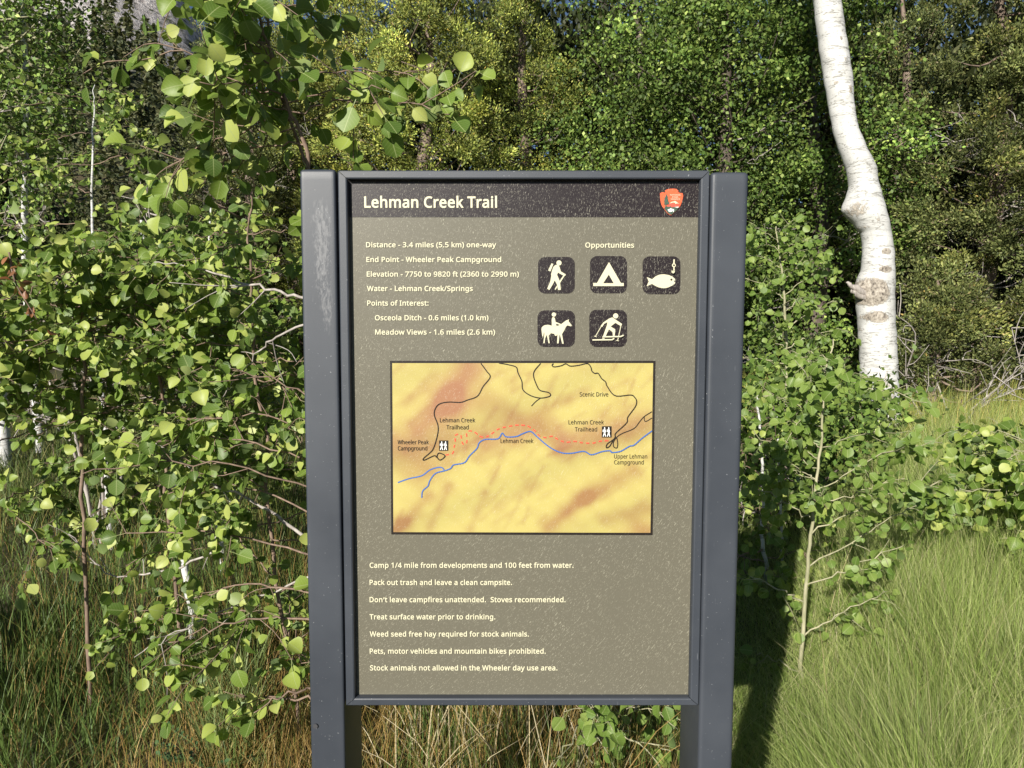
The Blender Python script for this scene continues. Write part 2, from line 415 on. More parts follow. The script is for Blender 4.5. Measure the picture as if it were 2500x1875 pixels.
# frame: four mitred bars with rounded inner and outer lips
def P3(p): return onplane(p[0], p[1], FRONT)
OUT = [P3((823.5, 415)), P3((1734, 415)), P3((1706.5, 1723.5)), P3((844, 1723.5))]       # TL TR BR BL at the front of the lip
INN = [onplane(848, 437.5, FRONT), onplane(1711, 437.5, FRONT), onplane(1684.5, 1705, FRONT), onplane(867.0, 1705, FRONT)]
def bar(i):
    j = (i+1) % 4
    a0, a1, b0, b1 = OUT[i], OUT[j], INN[i], INN[j]
    # section from outer back -> outer lip -> inner lip -> panel
    sec = [(0.0, .060), (0.0, FRONT+.004), (.04, FRONT+.0012), (.14, FRONT), (.80, FRONT), (.93, FRONT+.0012), (1.0, FRONT+.0045), (1.0, .004), (1.06, .004)]
    gap = .0006
    V = []
    for (t, y) in sec:
        p0 = a0+(b0-a0)*t; p1 = a1+(b1-a1)*t
        u = (p1-p0)/np.linalg.norm(p1-p0)
        p0 = p0+u*gap; p1 = p1-u*gap
        V += [(p0[0], y, p0[2]), (p1[0], y, p1[2])]
    n = len(sec)
    F = np.array([(2*k, 2*k+1, 2*k+3, 2*k+2) for k in range(n-1)]+[(2*n-2, 2*n-1, 1, 0)])
    bm = bmesh.new(); vs = [bm.verts.new(v) for v in V]
    for f in F: bm.faces.new([vs[k] for k in f])
    bm.faces.new([vs[2*k] for k in range(n)]); bm.faces.new([vs[2*k+1] for k in range(n-1, -1, -1)])
    bmesh.ops.recalc_face_normals(bm, faces=bm.faces)
    me = bpy.data.meshes.new('frame_bar'); bm.to_mesh(me); bm.free()
    return me
for i in range(4): link('frame_bar', bar(i), M_METAL, sign)
# panel board
c0 = [onplane(849.5, 438.5, 0), onplane(1709.5, 438.5, 0), onplane(1683, 1701.5, 0), onplane(868, 1701.5, 0)]
x0, x1 = (c0[0][0]+c0[3][0])/2, (c0[1][0]+c0[2][0])/2; zt, zb = c0[0][2], c0[3][2]
PXC = (x0+x1)/2
def box_mesh(name, x0, x1, y0, y1, z0, z1, bev=0):
    bm = bmesh.new(); bmesh.ops.create_cube(bm, size=1)
    for v in bm.verts: v.co = ((x0+x1)/2+v.co.x*(x1-x0), (y0+y1)/2+v.co.y*(y1-y0), (z0+z1)/2+v.co.z*(z1-z0))
    if bev: bmesh.ops.bevel(bm, geom=bm.edges[:], offset=bev, segments=2, affect='EDGES')
    me = bpy.data.meshes.new(name); bm.to_mesh(me); bm.free(); return me
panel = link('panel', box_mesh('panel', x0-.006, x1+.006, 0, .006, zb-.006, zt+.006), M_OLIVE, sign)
link('back_board', box_mesh('back_board', x0-.012, x1+.012, .0075, .055, zb-.010, zt+.010, .002), M_METAL, sign)

def flat(name, polys, mats, y, parent=panel, holes=None):
    """flat print: polygons in photo pixels of the panel face, each with a material index; layered by y"""
    bm = bmesh.new()
    for poly, mi, dy in polys:
        pts = [Vector(onplane(px, py, 0)) for px, py in poly]
        vs = [bm.verts.new((q.x, y-dy, q.z)) for q in pts]
        for t in tessellate_polygon([[Vector((q.x, q.z, 0)) for q in pts]]):
            try:
                f = bm.faces.new([vs[k] for k in t]); f.material_index = mi
            except ValueError: pass
    for f in bm.faces:
        f.normal_update()
        if f.normal.y > 0: f.normal_flip()
    me = bpy.data.meshes.new(name); bm.to_mesh(me); bm.free()
    return link(name, me, mats, parent)
def circ(cx, cy, r, n=28): return [(cx+r*math.cos(2*math.pi*k/n), cy+r*math.sin(2*math.pi*k/n)) for k in range(n)]
def rrect(x0, y0, x1, y1, r, n=7):
    o = []
    for cx, cy, a in ((x1-r, y0+r, -90), (x1-r, y1-r, 0), (x0+r, y1-r, 90), (x0+r, y0+r, 180)):
        o += [(cx+r*math.cos(R(a+90*k/(n-1))), cy+r*math.sin(R(a+90*k/(n-1)))) for k in range(n)]
    return o
def stroke(pts, w, closed=False):
    """quads along a polyline, as polygons"""
    p = np.array(pts, float); out = []
    for a, b_ in zip(p[:-1], p[1:]):
        d = b_-a; l = np.hypot(*d)
        if l < 1e-6: continue
        u = d/l; n_ = np.array([-u[1], u[0]])*w/2
        out.append([tuple(a+n_), tuple(b_+n_), tuple(b_-n_), tuple(a-n_)])
    for a in p[1:-1]: out.append(circ(a[0], a[1], w/2, 10))
    return out
def T(z, ox, oy, s): return lambda pts: [(ox+x/s, oy+y/s) for x, y in pts]

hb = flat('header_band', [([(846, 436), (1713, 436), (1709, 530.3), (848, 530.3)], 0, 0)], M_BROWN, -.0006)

# letter outlines of a plain humanist sans: character ~ advance ~ loops of points
GLYPHS = {}
for part_ in """ ~175~|(~201~126,-106 81,-43 51,28 33,104 27,184 33,265 51,342 81,415 126,480 181,480 140,413 110,340 93,264 87,185 93,108 110,32 140,-40 181,-106|)~201~21,-106 62,-40 91,32 109,108 115,185 109,264 91,340 61,413 20,480 76,480 120,415 151,342 169,265 175,184 169,104 151,28 120,-43 76,-106|,~180~28,-87 37,-47 47,-3 55,40 61,78 124,78 129,71 118,33 104,-8 87,-49 71,-87|-~216~27,154 27,206 189,206 189,154|.~180~89,-9 74,-7 60,1 51,15 48,36 51,57 60,71 74,79 89,81 106,79 119,71 129,57 132,36 129,15 119,1 106,-7|/~250~7,0 185,480 243,480 64,0|0~384~191,-7 121,10 72,59 43,137 33,240 37,313 49,373 69,422 99,458 140,480 191,487 262,471 312,422 341,344 351,240 347,169 335,108 314,59 284,23 243,1;191,44 237,56 268,92 286,154 291,240 286,326 268,388 237,424 191,437 145,424 115,388 98,326 92,240 98,154 115,93 145,56|1~384~181,0 181,335 181,361 181,381 183,418 164,400 142,381 91,339 60,379 189,480 238,480 238,0|2~384~32,0 32,49 158,176 191,210 219,240 241,268 257,296 266,324 269,355 263,390 246,415 219,431 185,436 152,433 123,424 96,409 69,390 38,430 68,452 102,470 141,482 185,486 245,478 291,452 320,412 330,359 326,322 314,288 296,256 271,224 241,190 207,155 107,56 107,54 349,54 349,0|3~384~162,-7 126,-5 92,-1 60,7 30,19 30,75 62,61 95,51 130,45 163,43 218,49 256,68 277,98 284,138 275,176 249,202 206,217 150,222 103,222 103,273 150,273 202,279 240,298 263,326 271,363 265,394 247,417 219,432 183,437 147,434 117,425 89,412 62,396 33,437 62,455 96,471 137,483 183,486 248,478 294,453 322,415 331,367 324,324 304,290 273,267 232,253 232,250 282,237 318,214 339,179 346,136 341,97 326,62 302,33 266,11 220,-2|4~384~244,0 244,109 14,109 14,159 240,482 301,482 301,162 371,162 371,109 301,109 301,0;72,162 244,162 244,313 244,345 245,372 247,419 244,419 238,406 231,392 223,378 216,367|5~384~167,-7 131,-5 97,0 67,8 42,19 42,75 69,62 101,52 135,46 167,44 215,50 253,69 277,101 285,147 278,189 257,219 219,238 165,244 145,244 122,241 100,238 83,234 54,253 72,480 312,480 312,426 122,426 111,287 142,291 162,293 185,294 251,285 302,257 335,213 346,153 334,87 299,36 242,4|6~384~200,-7 157,-1 118,16 84,45 59,86 42,139 37,205 39,256 46,307 59,354 79,397 108,434 146,462 195,480 257,486 271,486 288,485 303,483 316,480 316,430 303,433 288,436 273,437 258,438 215,434 181,422 153,404 132,380 117,351 106,318 100,282 96,244 100,244 119,266 143,284 174,296 214,300 270,291 314,262 343,216 353,154 342,87 311,36 263,4;199,43 238,50 268,70 288,105 294,154 288,195 271,227 242,247 201,254 172,251 146,241 126,226 110,208 100,187 97,166 100,137 108,108 122,82 142,61 168,48|7~384~91,0 288,426 30,426 30,480 351,480 351,434 156,0|8~384~193,-7 125,2 75,27 43,68 33,122 36,153 47,179 63,202 83,221 107,237 132,251 100,273 73,299 54,332 48,372 53,406 67,434 89,456 118,473 153,483 191,486 249,479 295,457 325,421 335,371 332,344 323,321 308,301 289,283 268,268 244,254 272,239 298,222 319,203 336,181 347,155 351,124 340,70 308,29 258,2;194,277 226,293 253,312 271,337 277,369 271,399 253,421 226,434 191,439 157,434 130,421 112,399 106,369 109,347 118,328 132,312 150,299 171,288;192,40 235,46 267,63 286,90 293,124 286,156 265,182 233,203 192,222 181,226 142,206 114,183 96,155 91,122 97,90 116,63 147,46|9~384~129,-7 114,-6 98,-5 82,-3 69,0 69,50 96,44 128,42 171,46 205,57 233,75 254,99 269,128 280,161 286,197 289,235 285,235 267,214 243,196 211,183 171,179 115,189 72,217 43,263 34,324 38,371 53,411 76,443 106,467 143,481 187,486 230,480 269,463 302,434 328,393 344,340 349,275 347,223 340,173 327,125 307,82 279,46 240,17 191,-1;184,226 214,229 240,239 261,254 276,272 286,292 289,314 287,342 278,371 264,397 244,418 218,432 187,437 149,430 119,409 99,374 92,325 98,284 115,252 143,232|:~180~89,278 74,281 60,289 51,303 48,324 51,345 60,359 74,367 89,369 106,367 119,359 129,345 132,324 129,303 119,289 106,281;89,-9 74,-7 60,1 51,15 48,36 51,57 60,71 74,79 89,81 106,79 119,71 129,57 132,36 129,15 119,1 106,-7|A~429~0,0 187,482 242,482 428,0 366,0 308,148 118,148 61,0;138,202 290,202 236,347 230,367 221,396 214,419 209,399 203,378 193,347|C~424~261,-7 194,1 139,24 96,60 65,109 47,170 41,240 48,309 67,368 100,418 146,455 203,478 271,486 342,479 404,458 379,407 356,417 330,425 302,431 271,433 202,420 149,381 116,320 105,240 115,160 146,98 198,59 270,46 301,48 330,52 358,58 385,65 385,13 358,4 329,-2 298,-6|D~490~65,0 65,480 213,480 281,473 338,453 385,419 420,374 442,315 449,244 433,138 383,61 304,15 199,0;126,52 191,52 337,99 385,242 374,326 338,383 281,417 204,428 126,428|E~373~65,0 65,480 333,480 333,426 126,426 126,277 321,277 321,224 126,224 126,53 333,53 333,0|H~498~65,0 65,480 126,480 126,277 371,277 371,480 432,480 432,0 371,0 371,224 126,224 126,0|I~228~27,0 27,35 83,48 83,431 27,445 27,480 200,480 200,445 144,431 144,48 200,35 200,0|K~416~65,0 65,480 126,480 126,243 167,289 208,334 338,480 408,480 218,271 416,0 345,0 175,229 126,186 126,0|L~352~65,0 65,480 126,480 126,54 335,54 335,0|M~609~65,0 65,480 154,480 302,87 305,87 455,480 544,480 544,0 484,0 484,295 485,330 486,364 489,420 486,420 326,0 277,0 119,420 116,420 118,396 120,364 121,328 121,291 121,0|N~510~65,0 65,480 135,480 391,83 394,83 392,115 390,162 389,186 389,209 389,480 445,480 445,0 375,0 118,398 116,398 117,372 119,340 120,304 121,268 121,0|O~525~263,-7 194,1 139,24 96,61 65,111 47,171 41,241 47,310 65,370 96,419 139,456 195,479 263,487 329,479 384,456 427,420 458,370 477,310 484,240 477,171 458,110 427,61 384,24 329,1;263,46 333,59 382,98 410,159 420,240 410,321 382,382 334,421 263,434 193,421 143,382 114,321 105,240 114,159 143,98 192,59|P~406~65,0 65,480 192,480 273,470 329,443 361,398 372,338 368,300 354,264 330,233 294,208 245,192 181,187 126,187 126,0;126,238 174,238 234,244 276,261 301,290 310,336 302,376 280,405 242,422 187,428 126,428|R~418~65,0 65,480 197,480 275,471 329,446 361,403 372,343 369,308 358,279 342,256 322,239 300,225 276,215 408,0 337,0 221,198 126,198 126,0;126,249 197,249 248,255 283,272 303,301 310,340 303,381 281,407 245,422 194,427 126,427|S~369~166,-7 127,-5 91,-1 60,7 34,16 34,74 61,64 94,54 131,48 169,46 216,51 249,66 270,91 277,123 274,145 267,163 253,178 232,192 203,207 164,222 110,246 72,276 48,314 40,364 45,400 60,429 83,454 114,471 151,483 193,486 231,484 266,479 297,470 326,459 307,408 281,418 253,426 223,431 192,433 153,428 124,414 107,392 101,363 104,341 111,323 125,308 144,294 171,281 206,267 245,251 278,233 303,214 322,191 333,163 337,128 326,72 291,29 236,2|T~373~156,0 156,426 7,426 7,480 366,480 366,426 217,426 217,0|U~491~243,-7 164,5 107,42 72,98 60,171 60,480 121,480 121,169 129,117 152,78 191,54 246,46 303,54 341,80 363,120 370,169 370,480 430,480 430,169 425,122 410,80 384,44 348,16 301,-1|V~403~171,0 0,480 63,480 171,172 181,143 189,117 196,91 201,67 207,91 214,117 222,144 232,173 339,480 403,480 232,0|W~625~135,0 8,480 71,480 146,187 153,156 160,127 165,99 169,73 173,100 179,130 186,160 194,190 279,480 341,480 429,188 438,157 445,127 451,98 455,73 459,98 465,127 471,156 479,187 553,480 616,480 488,0 427,0 334,314 323,353 318,372 314,388 310,409 308,395 303,372 295,343 287,312 196,0|a~377~144,-7 100,0 63,19 39,52 31,100 41,148 73,183 127,206 203,215 265,217 265,238 260,277 245,301 222,314 190,318 163,316 136,310 112,301 89,291 71,335 96,347 126,357 159,364 193,366 251,359 291,337 314,300 322,245 322,0 279,0 268,51 265,51 241,25 216,7 185,-3;158,41 200,47 234,66 256,98 264,144 264,176 211,174 154,167 118,152 98,130 92,99 97,73 110,55 132,44|b~413~228,-7 189,-3 158,9 134,26 116,46 111,46 99,0 57,0 57,510 116,510 116,386 116,364 115,344 114,326 113,312 116,312 134,333 158,351 189,362 228,366 288,354 335,319 366,261 376,180 366,99 335,40 288,5;219,42 261,51 291,78 309,121 315,181 291,283 218,317 169,309 138,284 122,242 116,182 116,179 122,121 138,78 169,51|c~322~201,-7 156,-2 117,13 83,38 58,73 42,120 37,178 42,238 59,286 85,322 119,347 160,362 206,367 233,365 259,361 282,355 300,347 282,298 265,304 244,310 224,314 204,315 125,281 98,179 105,121 124,79 156,53 201,44 229,46 253,50 274,57 294,65 294,13 275,4 254,-2 230,-5|d~413~185,-7 124,5 77,40 47,98 37,179 47,261 78,319 125,355 185,367 223,363 254,351 278,334 297,314 301,314 299,339 297,355 297,367 297,510 356,510 356,0 308,0 300,48 297,48 278,27 254,9 223,-3;194,42 243,50 274,74 292,113 298,168 298,179 292,238 275,282 244,309 193,318 152,308 122,280 104,235 98,178 104,121 122,78 152,51|e~379~210,-7 162,-2 120,14 85,40 59,76 42,122 37,177 42,232 57,279 81,316 112,344 151,361 196,367 239,362 276,347 305,322 327,290 340,250 345,204 345,169 98,169 107,115 129,76 165,52 213,44 245,45 274,50 301,58 328,69 328,17 301,6 274,-1 245,-5;99,216 283,216 277,257 262,290 234,311 195,318 158,312 129,291 109,259|f~231~73,0 73,314 10,314 10,342 73,362 73,383 81,443 104,483 141,506 190,514 211,513 229,510 246,506 260,502 244,455 220,462 205,465 191,465 165,460 147,446 136,420 132,383 132,360 223,360 223,314 132,314 132,0|g~413~195,-161 123,-155 65,-138 65,-84 125,-105 198,-112 240,-105 271,-85 291,-53 298,-11 298,3 298,27 300,48 297,48 251,7 185,-7 123,6 76,42 47,101 37,179 47,256 76,316 123,354 185,367 219,363 249,353 275,336 298,312 301,312 309,360 356,360 356,-6 346,-74 317,-122 267,-151;194,42 241,49 273,71 292,109 298,165 298,179 292,243 273,285 240,309 193,317 153,308 123,281 104,237 98,179 104,120 123,77 153,50|h~415~57,0 57,510 116,510 116,361 115,335 113,310 117,310 137,334 164,352 195,362 229,366 287,358 328,335 352,294 361,234 361,0 302,0 302,230 282,295 222,317 171,309 139,283 122,242 116,186 116,0|i~173~87,420 74,422 62,429 55,441 52,457 55,474 62,486 74,493 87,495 100,493 111,486 119,474 122,457 119,441 111,429 100,422;57,0 57,360 116,360 116,0|k~359~57,0 57,510 116,510 116,244 115,216 113,185 116,185 128,201 144,221 158,238 273,360 343,360 197,206 353,0 281,0 156,168 116,132 116,0|l~173~57,0 57,510 116,510 116,0|m~628~57,0 57,360 105,360 113,311 117,311 137,336 162,353 192,363 223,367 293,352 333,306 336,306 358,333 386,352 418,363 452,367 505,359 543,335 566,295 574,234 574,0 515,0 515,232 497,296 442,317 397,309 367,287 350,250 345,199 345,0 286,0 286,232 268,296 212,317 166,309 137,283 121,242 116,187 116,0|n~415~57,0 57,360 105,360 113,311 117,311 138,336 165,353 197,363 230,367 287,359 328,335 352,295 361,234 361,0 302,0 302,230 282,295 222,317 171,309 139,283 122,242 116,187 116,0|o~406~202,-7 157,-1 117,15 84,42 58,79 42,125 37,181 48,260 82,318 135,355 204,367 250,361 290,345 324,318 349,282 365,236 370,181 359,101 325,42 271,6;203,42 251,52 283,80 303,123 309,181 303,238 283,281 251,308 203,317 155,308 123,281 104,238 98,181 104,123 123,80 156,52|p~413~57,-161 57,360 105,360 113,311 116,311 135,333 158,351 189,363 228,367 288,355 335,320 366,262 376,181 366,100 335,41 288,5 228,-7 190,-3 159,9 135,26 116,46 112,46 115,17 116,1 116,-13 116,-161;219,42 249,47 273,60 291,82 305,110 312,143 315,181 309,237 291,280 261,308 218,317 171,309 140,286 123,247 116,192 116,181 122,122 138,78 169,51|q~413~297,-161 297,-7 298,21 299,36 300,48 296,48 278,27 254,9 222,-3 183,-7 124,5 78,40 47,98 37,179 47,261 78,319 126,355 185,367 224,363 255,351 279,333 298,311 300,311 309,360 356,360 356,-161;195,42 242,50 274,73 291,112 298,167 298,179 292,239 275,282 243,309 193,318 151,308 122,280 104,235 98,178 104,121 122,78 152,51|r~277~57,0 57,360 105,360 112,294 115,294 135,322 160,345 190,361 225,367 247,366 267,363 260,308 241,312 221,313 194,309 169,298 147,280 131,256 120,226 116,192 116,0|s~322~148,-7 113,-5 83,-1 57,7 35,16 35,70 59,60 87,50 118,43 149,41 188,45 214,55 229,72 234,94 233,107 227,118 217,129 200,140 177,151 146,164 113,177 86,191 64,206 48,223 38,244 34,271 44,312 72,342 115,360 169,367 201,365 231,360 258,353 284,343 264,296 241,304 216,312 191,317 165,318 133,315 110,307 95,293 91,275 93,261 99,249 111,239 129,229 152,219 183,206 215,193 242,180 263,165 279,147 288,126 291,99 282,53 253,20 207,0|t~242~167,-7 140,-4 115,3 94,16 77,37 65,66 62,105 62,314 11,314 11,343 62,366 86,443 121,443 121,360 225,360 225,314 121,314 121,106 125,77 137,57 155,46 177,42 191,42 205,44 218,46 228,49 228,4 216,0 201,-4 184,-6|u~415~184,-7 127,1 86,25 61,65 53,124 53,360 113,360 113,128 133,64 193,42 243,51 276,76 293,117 299,173 299,360 358,360 358,0 310,0 301,48 298,48 277,23 250,6 218,-3|v~341~136,0 0,360 63,360 140,148 151,115 162,80 166,65 169,52 171,52 179,81 184,98 190,116 201,148 278,360 341,360 204,0|w~528~106,1 7,361 69,361 118,169 125,140 132,110 138,83 142,61 144,61 151,89 159,125 164,142 169,158 232,361 297,361 359,158 366,134 373,108 379,83 383,62 385,62 389,82 395,108 402,138 410,169 460,361 520,361 420,1 351,1 289,203 281,231 274,258 265,299 262,299 258,281 253,258 246,231 238,203 173,1|y~343~56,-161 41,-161 28,-160 7,-156 7,-109 25,-111 36,-112 47,-113 75,-108 97,-95 114,-75 127,-49 146,-1 1,360 64,360 142,155 151,129 160,104 167,80 172,57 175,57 180,76 187,101 196,128 206,156 279,360 343,360 187,-50 166,-96 139,-131 103,-154|’~403~64,0 64,480 339,480 339,0;98,34 306,34 306,445 98,445""".split('|'):
    ch_, adv_, lp_ = part_.split('~')
    GLYPHS[ch_] = (int(adv_), [[tuple(map(int, q_.split(','))) for q_ in l_.split()] for l_ in lp_.split(';') if l_])
GLYPHS['9'] = (GLYPHS['6'][0], [[(GLYPHS['6'][0]-x, 473-y) for x, y in l] for l in GLYPHS['6'][1]])
GLYPHS['\u2019'] = (160, [[(x+10, y+372) for x, y in l] for l in GLYPHS[','][1]])
CAPH = .480
def fatten(loop, w):
    """move an outline outwards (the ink lies on its right) by w"""
    p = np.array(loop, float); keep_ = np.any(p != np.roll(p, 1, 0), axis=1); p = p[keep_]
    d = nrm(np.roll(p, -1, 0)-p); e = np.roll(d, 1, 0)
    n1 = np.stack([-d[:, 1], d[:, 0]], 1); n0 = np.stack([-e[:, 1], e[:, 0]], 1)
    mt = n0+n1; k = np.maximum((mt*mt).sum(1, keepdims=True)/2, .45)
    return p+mt/k*w
def area(p): x, y = p[:, 0], p[:, 1]; return .5*np.sum(x*np.roll(y, -1)-y*np.roll(x, -1))
def inside(q, p):
    x, y = q; a, b_ = p, np.roll(p, -1, 0)
    c_ = ((a[:, 1] > y) != (b_[:, 1] > y)) & (x < (b_[:, 0]-a[:, 0])*(y-a[:, 1])/(b_[:, 1]-a[:, 1]+1e-9)+a[:, 0])
    return c_.sum() % 2 == 1
def cross2(o, a, b_): return (a[0]-o[0])*(b_[1]-o[1])-(a[1]-o[1])*(b_[0]-o[0])
def crossing(a, b_, c_, d):
    return cross2(a, b_, c_)*cross2(a, b_, d) < 0 and cross2(c_, d, a)*cross2(c_, d, b_) < 0
def ear_clip(outer, holes):
    """triangles (as points) of an outline with holes: bridge every hole, then cut ears"""
    poly = [tuple(p) for p in outer]
    if area(np.array(poly)) < 0: poly.reverse()
    for h in holes:
        h = [tuple(p) for p in h]
        if area(np.array(h)) > 0: h.reverse()
        edges = [(poly[k], poly[(k+1) % len(poly)]) for k in range(len(poly))]+[(h[k], h[(k+1) % len(h)]) for k in range(len(h))]
        best = None
        for i in range(len(poly)):
            for j in range(len(h)):
                d = (poly[i][0]-h[j][0])**2+(poly[i][1]-h[j][1])**2
                if (best is None or d < best[0]) and not any(crossing(poly[i], h[j], *e) for e in edges): best = (d, i, j)
        _, i, j = best
        poly = poly[:i+1]+h[j:]+h[:j+1]+poly[i:]
    out = []; idx = list(range(len(poly))); guard = 0
    while len(idx) > 3 and guard < 4000:
        guard += 1; done = False
        for q in range(len(idx)):
            a, b_, c_ = poly[idx[q-1]], poly[idx[q]], poly[idx[(q+1) % len(idx)]]
            cr = cross2(a, b_, c_)
            if cr <= 1e-9:
                if abs(cr) <= 1e-9: idx.pop(q); done = True; break
                continue
            if any(p not in (a, b_, c_) and cross2(a, b_, p) >= -1e-9 and cross2(b_, c_, p) >= -1e-9 and cross2(c_, a, p) >= -1e-9 for p in (poly[k] for k in idx)): continue
            out.append((a, b_, c_)); idx.pop(q); done = True; break
        if not done: idx.pop(0)
    if len(idx) == 3: out.append(tuple(poly[k] for k in idx))
    return out
GLYPH_CACHE = {}
def glyph(ch, bold):
    if (ch, bold) in GLYPH_CACHE: return GLYPH_CACHE[ch, bold]
    loops = [fatten(l, bold*1000) for l in GLYPHS[ch][1]]
    outer = [l for l in loops if area(l) < 0]; holes = [l for l in loops if area(l) >= 0]
    V, F = [], []
    for o_ in outer:
        for tri_ in ear_clip(o_, [h for h in holes if inside(h[0], o_)]):
            F.append((len(V), len(V)+1, len(V)+2)); V += list(tri_)
    GLYPH_CACHE[ch, bold] = (np.array(V).reshape(-1, 2), np.array(F, int).reshape(-1, 3)); return GLYPH_CACHE[ch, bold]
def lettering(name, text, left, base, right, cap, m, y=-.0014, bold=.014):
    cx = 0; V, F, off = [], [], 0
    for ch in text:
        v, f = glyph(ch, bold)
        if len(v): V.append(v+np.array([cx, 0])); F.append(f+off); off += len(v)
        cx += GLYPHS[ch][0]+bold*1000*.9
    co = np.vstack(V)/1000; F = np.vstack(F)
    A, B, C = onplane(left, base, 0), onplane(right, base, 0), onplane(left, base-cap, 0)
    t = (co[:, 0]-co[:, 0].min())/(co[:, 0].max()-co[:, 0].min())
    v = np.zeros((len(co), 3))
    v[:, 0] = A[0]+(B[0]-A[0])*t; v[:, 2] = A[2]+(B[2]-A[2])*t+co[:, 1]*(C[2]-A[2])/CAPH; v[:, 1] = y
    a_, b_, c_ = v[F[:, 0]], v[F[:, 1]], v[F[:, 2]]
    flip = np.cross(b_-a_, c_-a_)[:, 1] > 0
    F[flip] = F[flip][:, ::-1]
    return link(name, mesh_np(name, v, [F]), m, panel)
lettering('title_lettering', 'Lehman Creek Trail', 889.9, 506.7, 1213.5, 26.0, M_CREAM, bold=.017)
for txt, l, b_, r_ in (
    ('Distance - 3.4 miles (5.5 km) one-way', 894.1, 603.8, 1211.5),
    ('End Point - Wheeler Peak Campground', 894.9, 639.8, 1223.7),
    ('Elevation - 7750 to 9820 ft (2360 to 2990 m)', 895.8, 675.3, 1267),
    ('Water - Lehman Creek/Springs', 896.3, 710.5, 1154.4),
    ('Points of Interest:', 896.9, 746, 1046.6),
    ('Osceola Ditch - 0.6 miles (1.0 km)', 915.7, 781.8, 1192.7),
    ('Meadow Views - 1.6 miles (2.6 km)', 916.3, 816.7, 1208.8),
    ('Opportunities', 1428.6, 604.6, 1547.8),
    ('Camp 1/4 mile from developments and 100 feet from water.', 902.7, 1385.3, 1400.2),
    ('Pack out trash and leave a clean campsite.', 902.7, 1427.2, 1250.4),
    ('Don\u2019t leave campfires unattended.  Stoves recommended.', 902.7, 1469.2, 1380.8),
    ('Treat surface water prior to drinking.', 902.7, 1511.1, 1209.5),
    ('Weed seed free hay required for stock animals.', 903, 1553, 1291.3),
    ('Pets, motor vehicles and mountain bikes prohibited.', 903, 1594.7, 1332.3),
    ('Stock animals not allowed in the Wheeler day use area.', 903.7, 1635.6, 1361)):
    lettering('text_line', txt, l, b_, r_, 12.0, M_CREAM, bold=.016)

# pictograms
t2 = lambda pts: [(1290+x/3.607, 400+y/3.607) for x, y in pts]
t5 = lambda pts: [(1300+x/6.379, 600+y/6.379) for x, y in pts]
t6 = lambda pts: [(1540+x/11.85, 600+y/11.85) for x, y in pts]
def pictogram(name, tile, shapes):
    x0_, y0_, x1_, y1_ = tile
    polys = [(t2(rrect(x0_, y0_, x1_, y1_, 62)), 0, 0)]+[(s, mi, .0006+.0004*k) for k, (s, mi) in enumerate(shapes)]
    return flat(name, polys, [M_BROWN, M_CREAM], -.0006)
def smooth_poly(pts, k=3):
    p = np.array(pts, float); 
    for _ in range(k-1):
        q = np.roll(p, -1, 0); p = np.stack([p*.75+q*.25, p*.25+q*.75], 1).reshape(-1, 2)
    return [tuple(x) for x in p]
hik = [(345, 310), (365, 299), (390, 298), (412, 315), (425, 345), (440, 400), (518, 448), (510, 466), (495, 474), (410, 428), (398, 415), (382, 452), (415, 530), (428, 570), (440, 688), (397, 690), (378, 600), (345, 540), (325, 585), (262, 690), (228, 670), (275, 560), (292, 470), (288, 445), (305, 385), (325, 330)]
pictogram('hiker_pictogram', (85, 820, 408, 1142), [(t5(circ(412, 268, 40)), 1), (t5([(295, 274), (325, 285), (278, 401), (243, 385)]), 1), (t5(hik), 1), (t5([(480, 462), (498, 470), (430, 578), (420, 550)]), 1), (t5([(374, 625), (383, 645), (362, 686), (343, 680)]), 1)])
pictogram('tent_pictogram', (542, 812, 868, 1140), [(t5([(1190, 255), (1375, 580), (1420, 580), (1420, 628), (945, 628), (945, 580), (1003, 580)]), 1), (t5([(1187, 450), (1262, 583), (1100, 583)]), 0)])
fish = [(615, 970), (700, 895), (800, 845), (880, 830), (960, 826), (1100, 850), (1200, 895), (1280, 965), (1270, 1000), (1240, 1025), (1285, 1078), (1200, 1150), (1080, 1205), (1000, 1226), (930, 1228), (800, 1205), (700, 1160), (610, 1105), (452, 1175), (515, 1035), (460, 905)]
hookl = [(t6(s), 1) for s in stroke([(1246, 395), (1240, 515)], 40)]+[(t6(circ(1238, 568, 56)), 1), (t6(circ(1238, 568, 27)), 0)]
hk = [(1238, 622), (1236, 700), (1234, 745), (1226, 775), (1206, 793), (1186, 785), (1176, 765), (1172, 725)]
hookl += [(t6(s), 1) for s in stroke(hk, 34)]
pictogram('fish_pictogram', (1005, 815, 1338, 1148), [(t6(fish), 1), (t6(circ(1170, 980, 31)), 0)]+hookl)
horse = [(145, 1270), (165, 1250), (190, 1237), (240, 1230), (300, 1245), (400, 1245), (440, 1225), (520, 1165), (568, 1145), (560, 1175), (580, 1200), (612, 1240), (600, 1255), (545, 1240), (520, 1260), (495, 1315), (465, 1365), (458, 1375), (485, 1525), (462, 1525), (430, 1400), (422, 1378), (405, 1520), (381, 1520), (388, 1400), (382, 1372), (376, 1402), (350, 1402), (338, 1372), (285, 1362), (265, 1385), (250, 1400), (268, 1518), (248, 1518), (225, 1400), (222, 1385), (197, 1440), (188, 1518), (168, 1518), (180, 1420), (185, 1370), (178, 1345), (165, 1418), (152, 1410), (138, 1300)]
rider = [(308, 1115), (335, 1111), (350, 1135), (358, 1185), (445, 1220), (432, 1234), (366, 1214), (372, 1252), (300, 1252), (298, 1150)]
pictogram('horse_rider_pictogram', (80, 1290, 410, 1612), [(t5(circ(332, 1072, 33)), 1), (t5(horse), 1), (t5(rider), 1)])
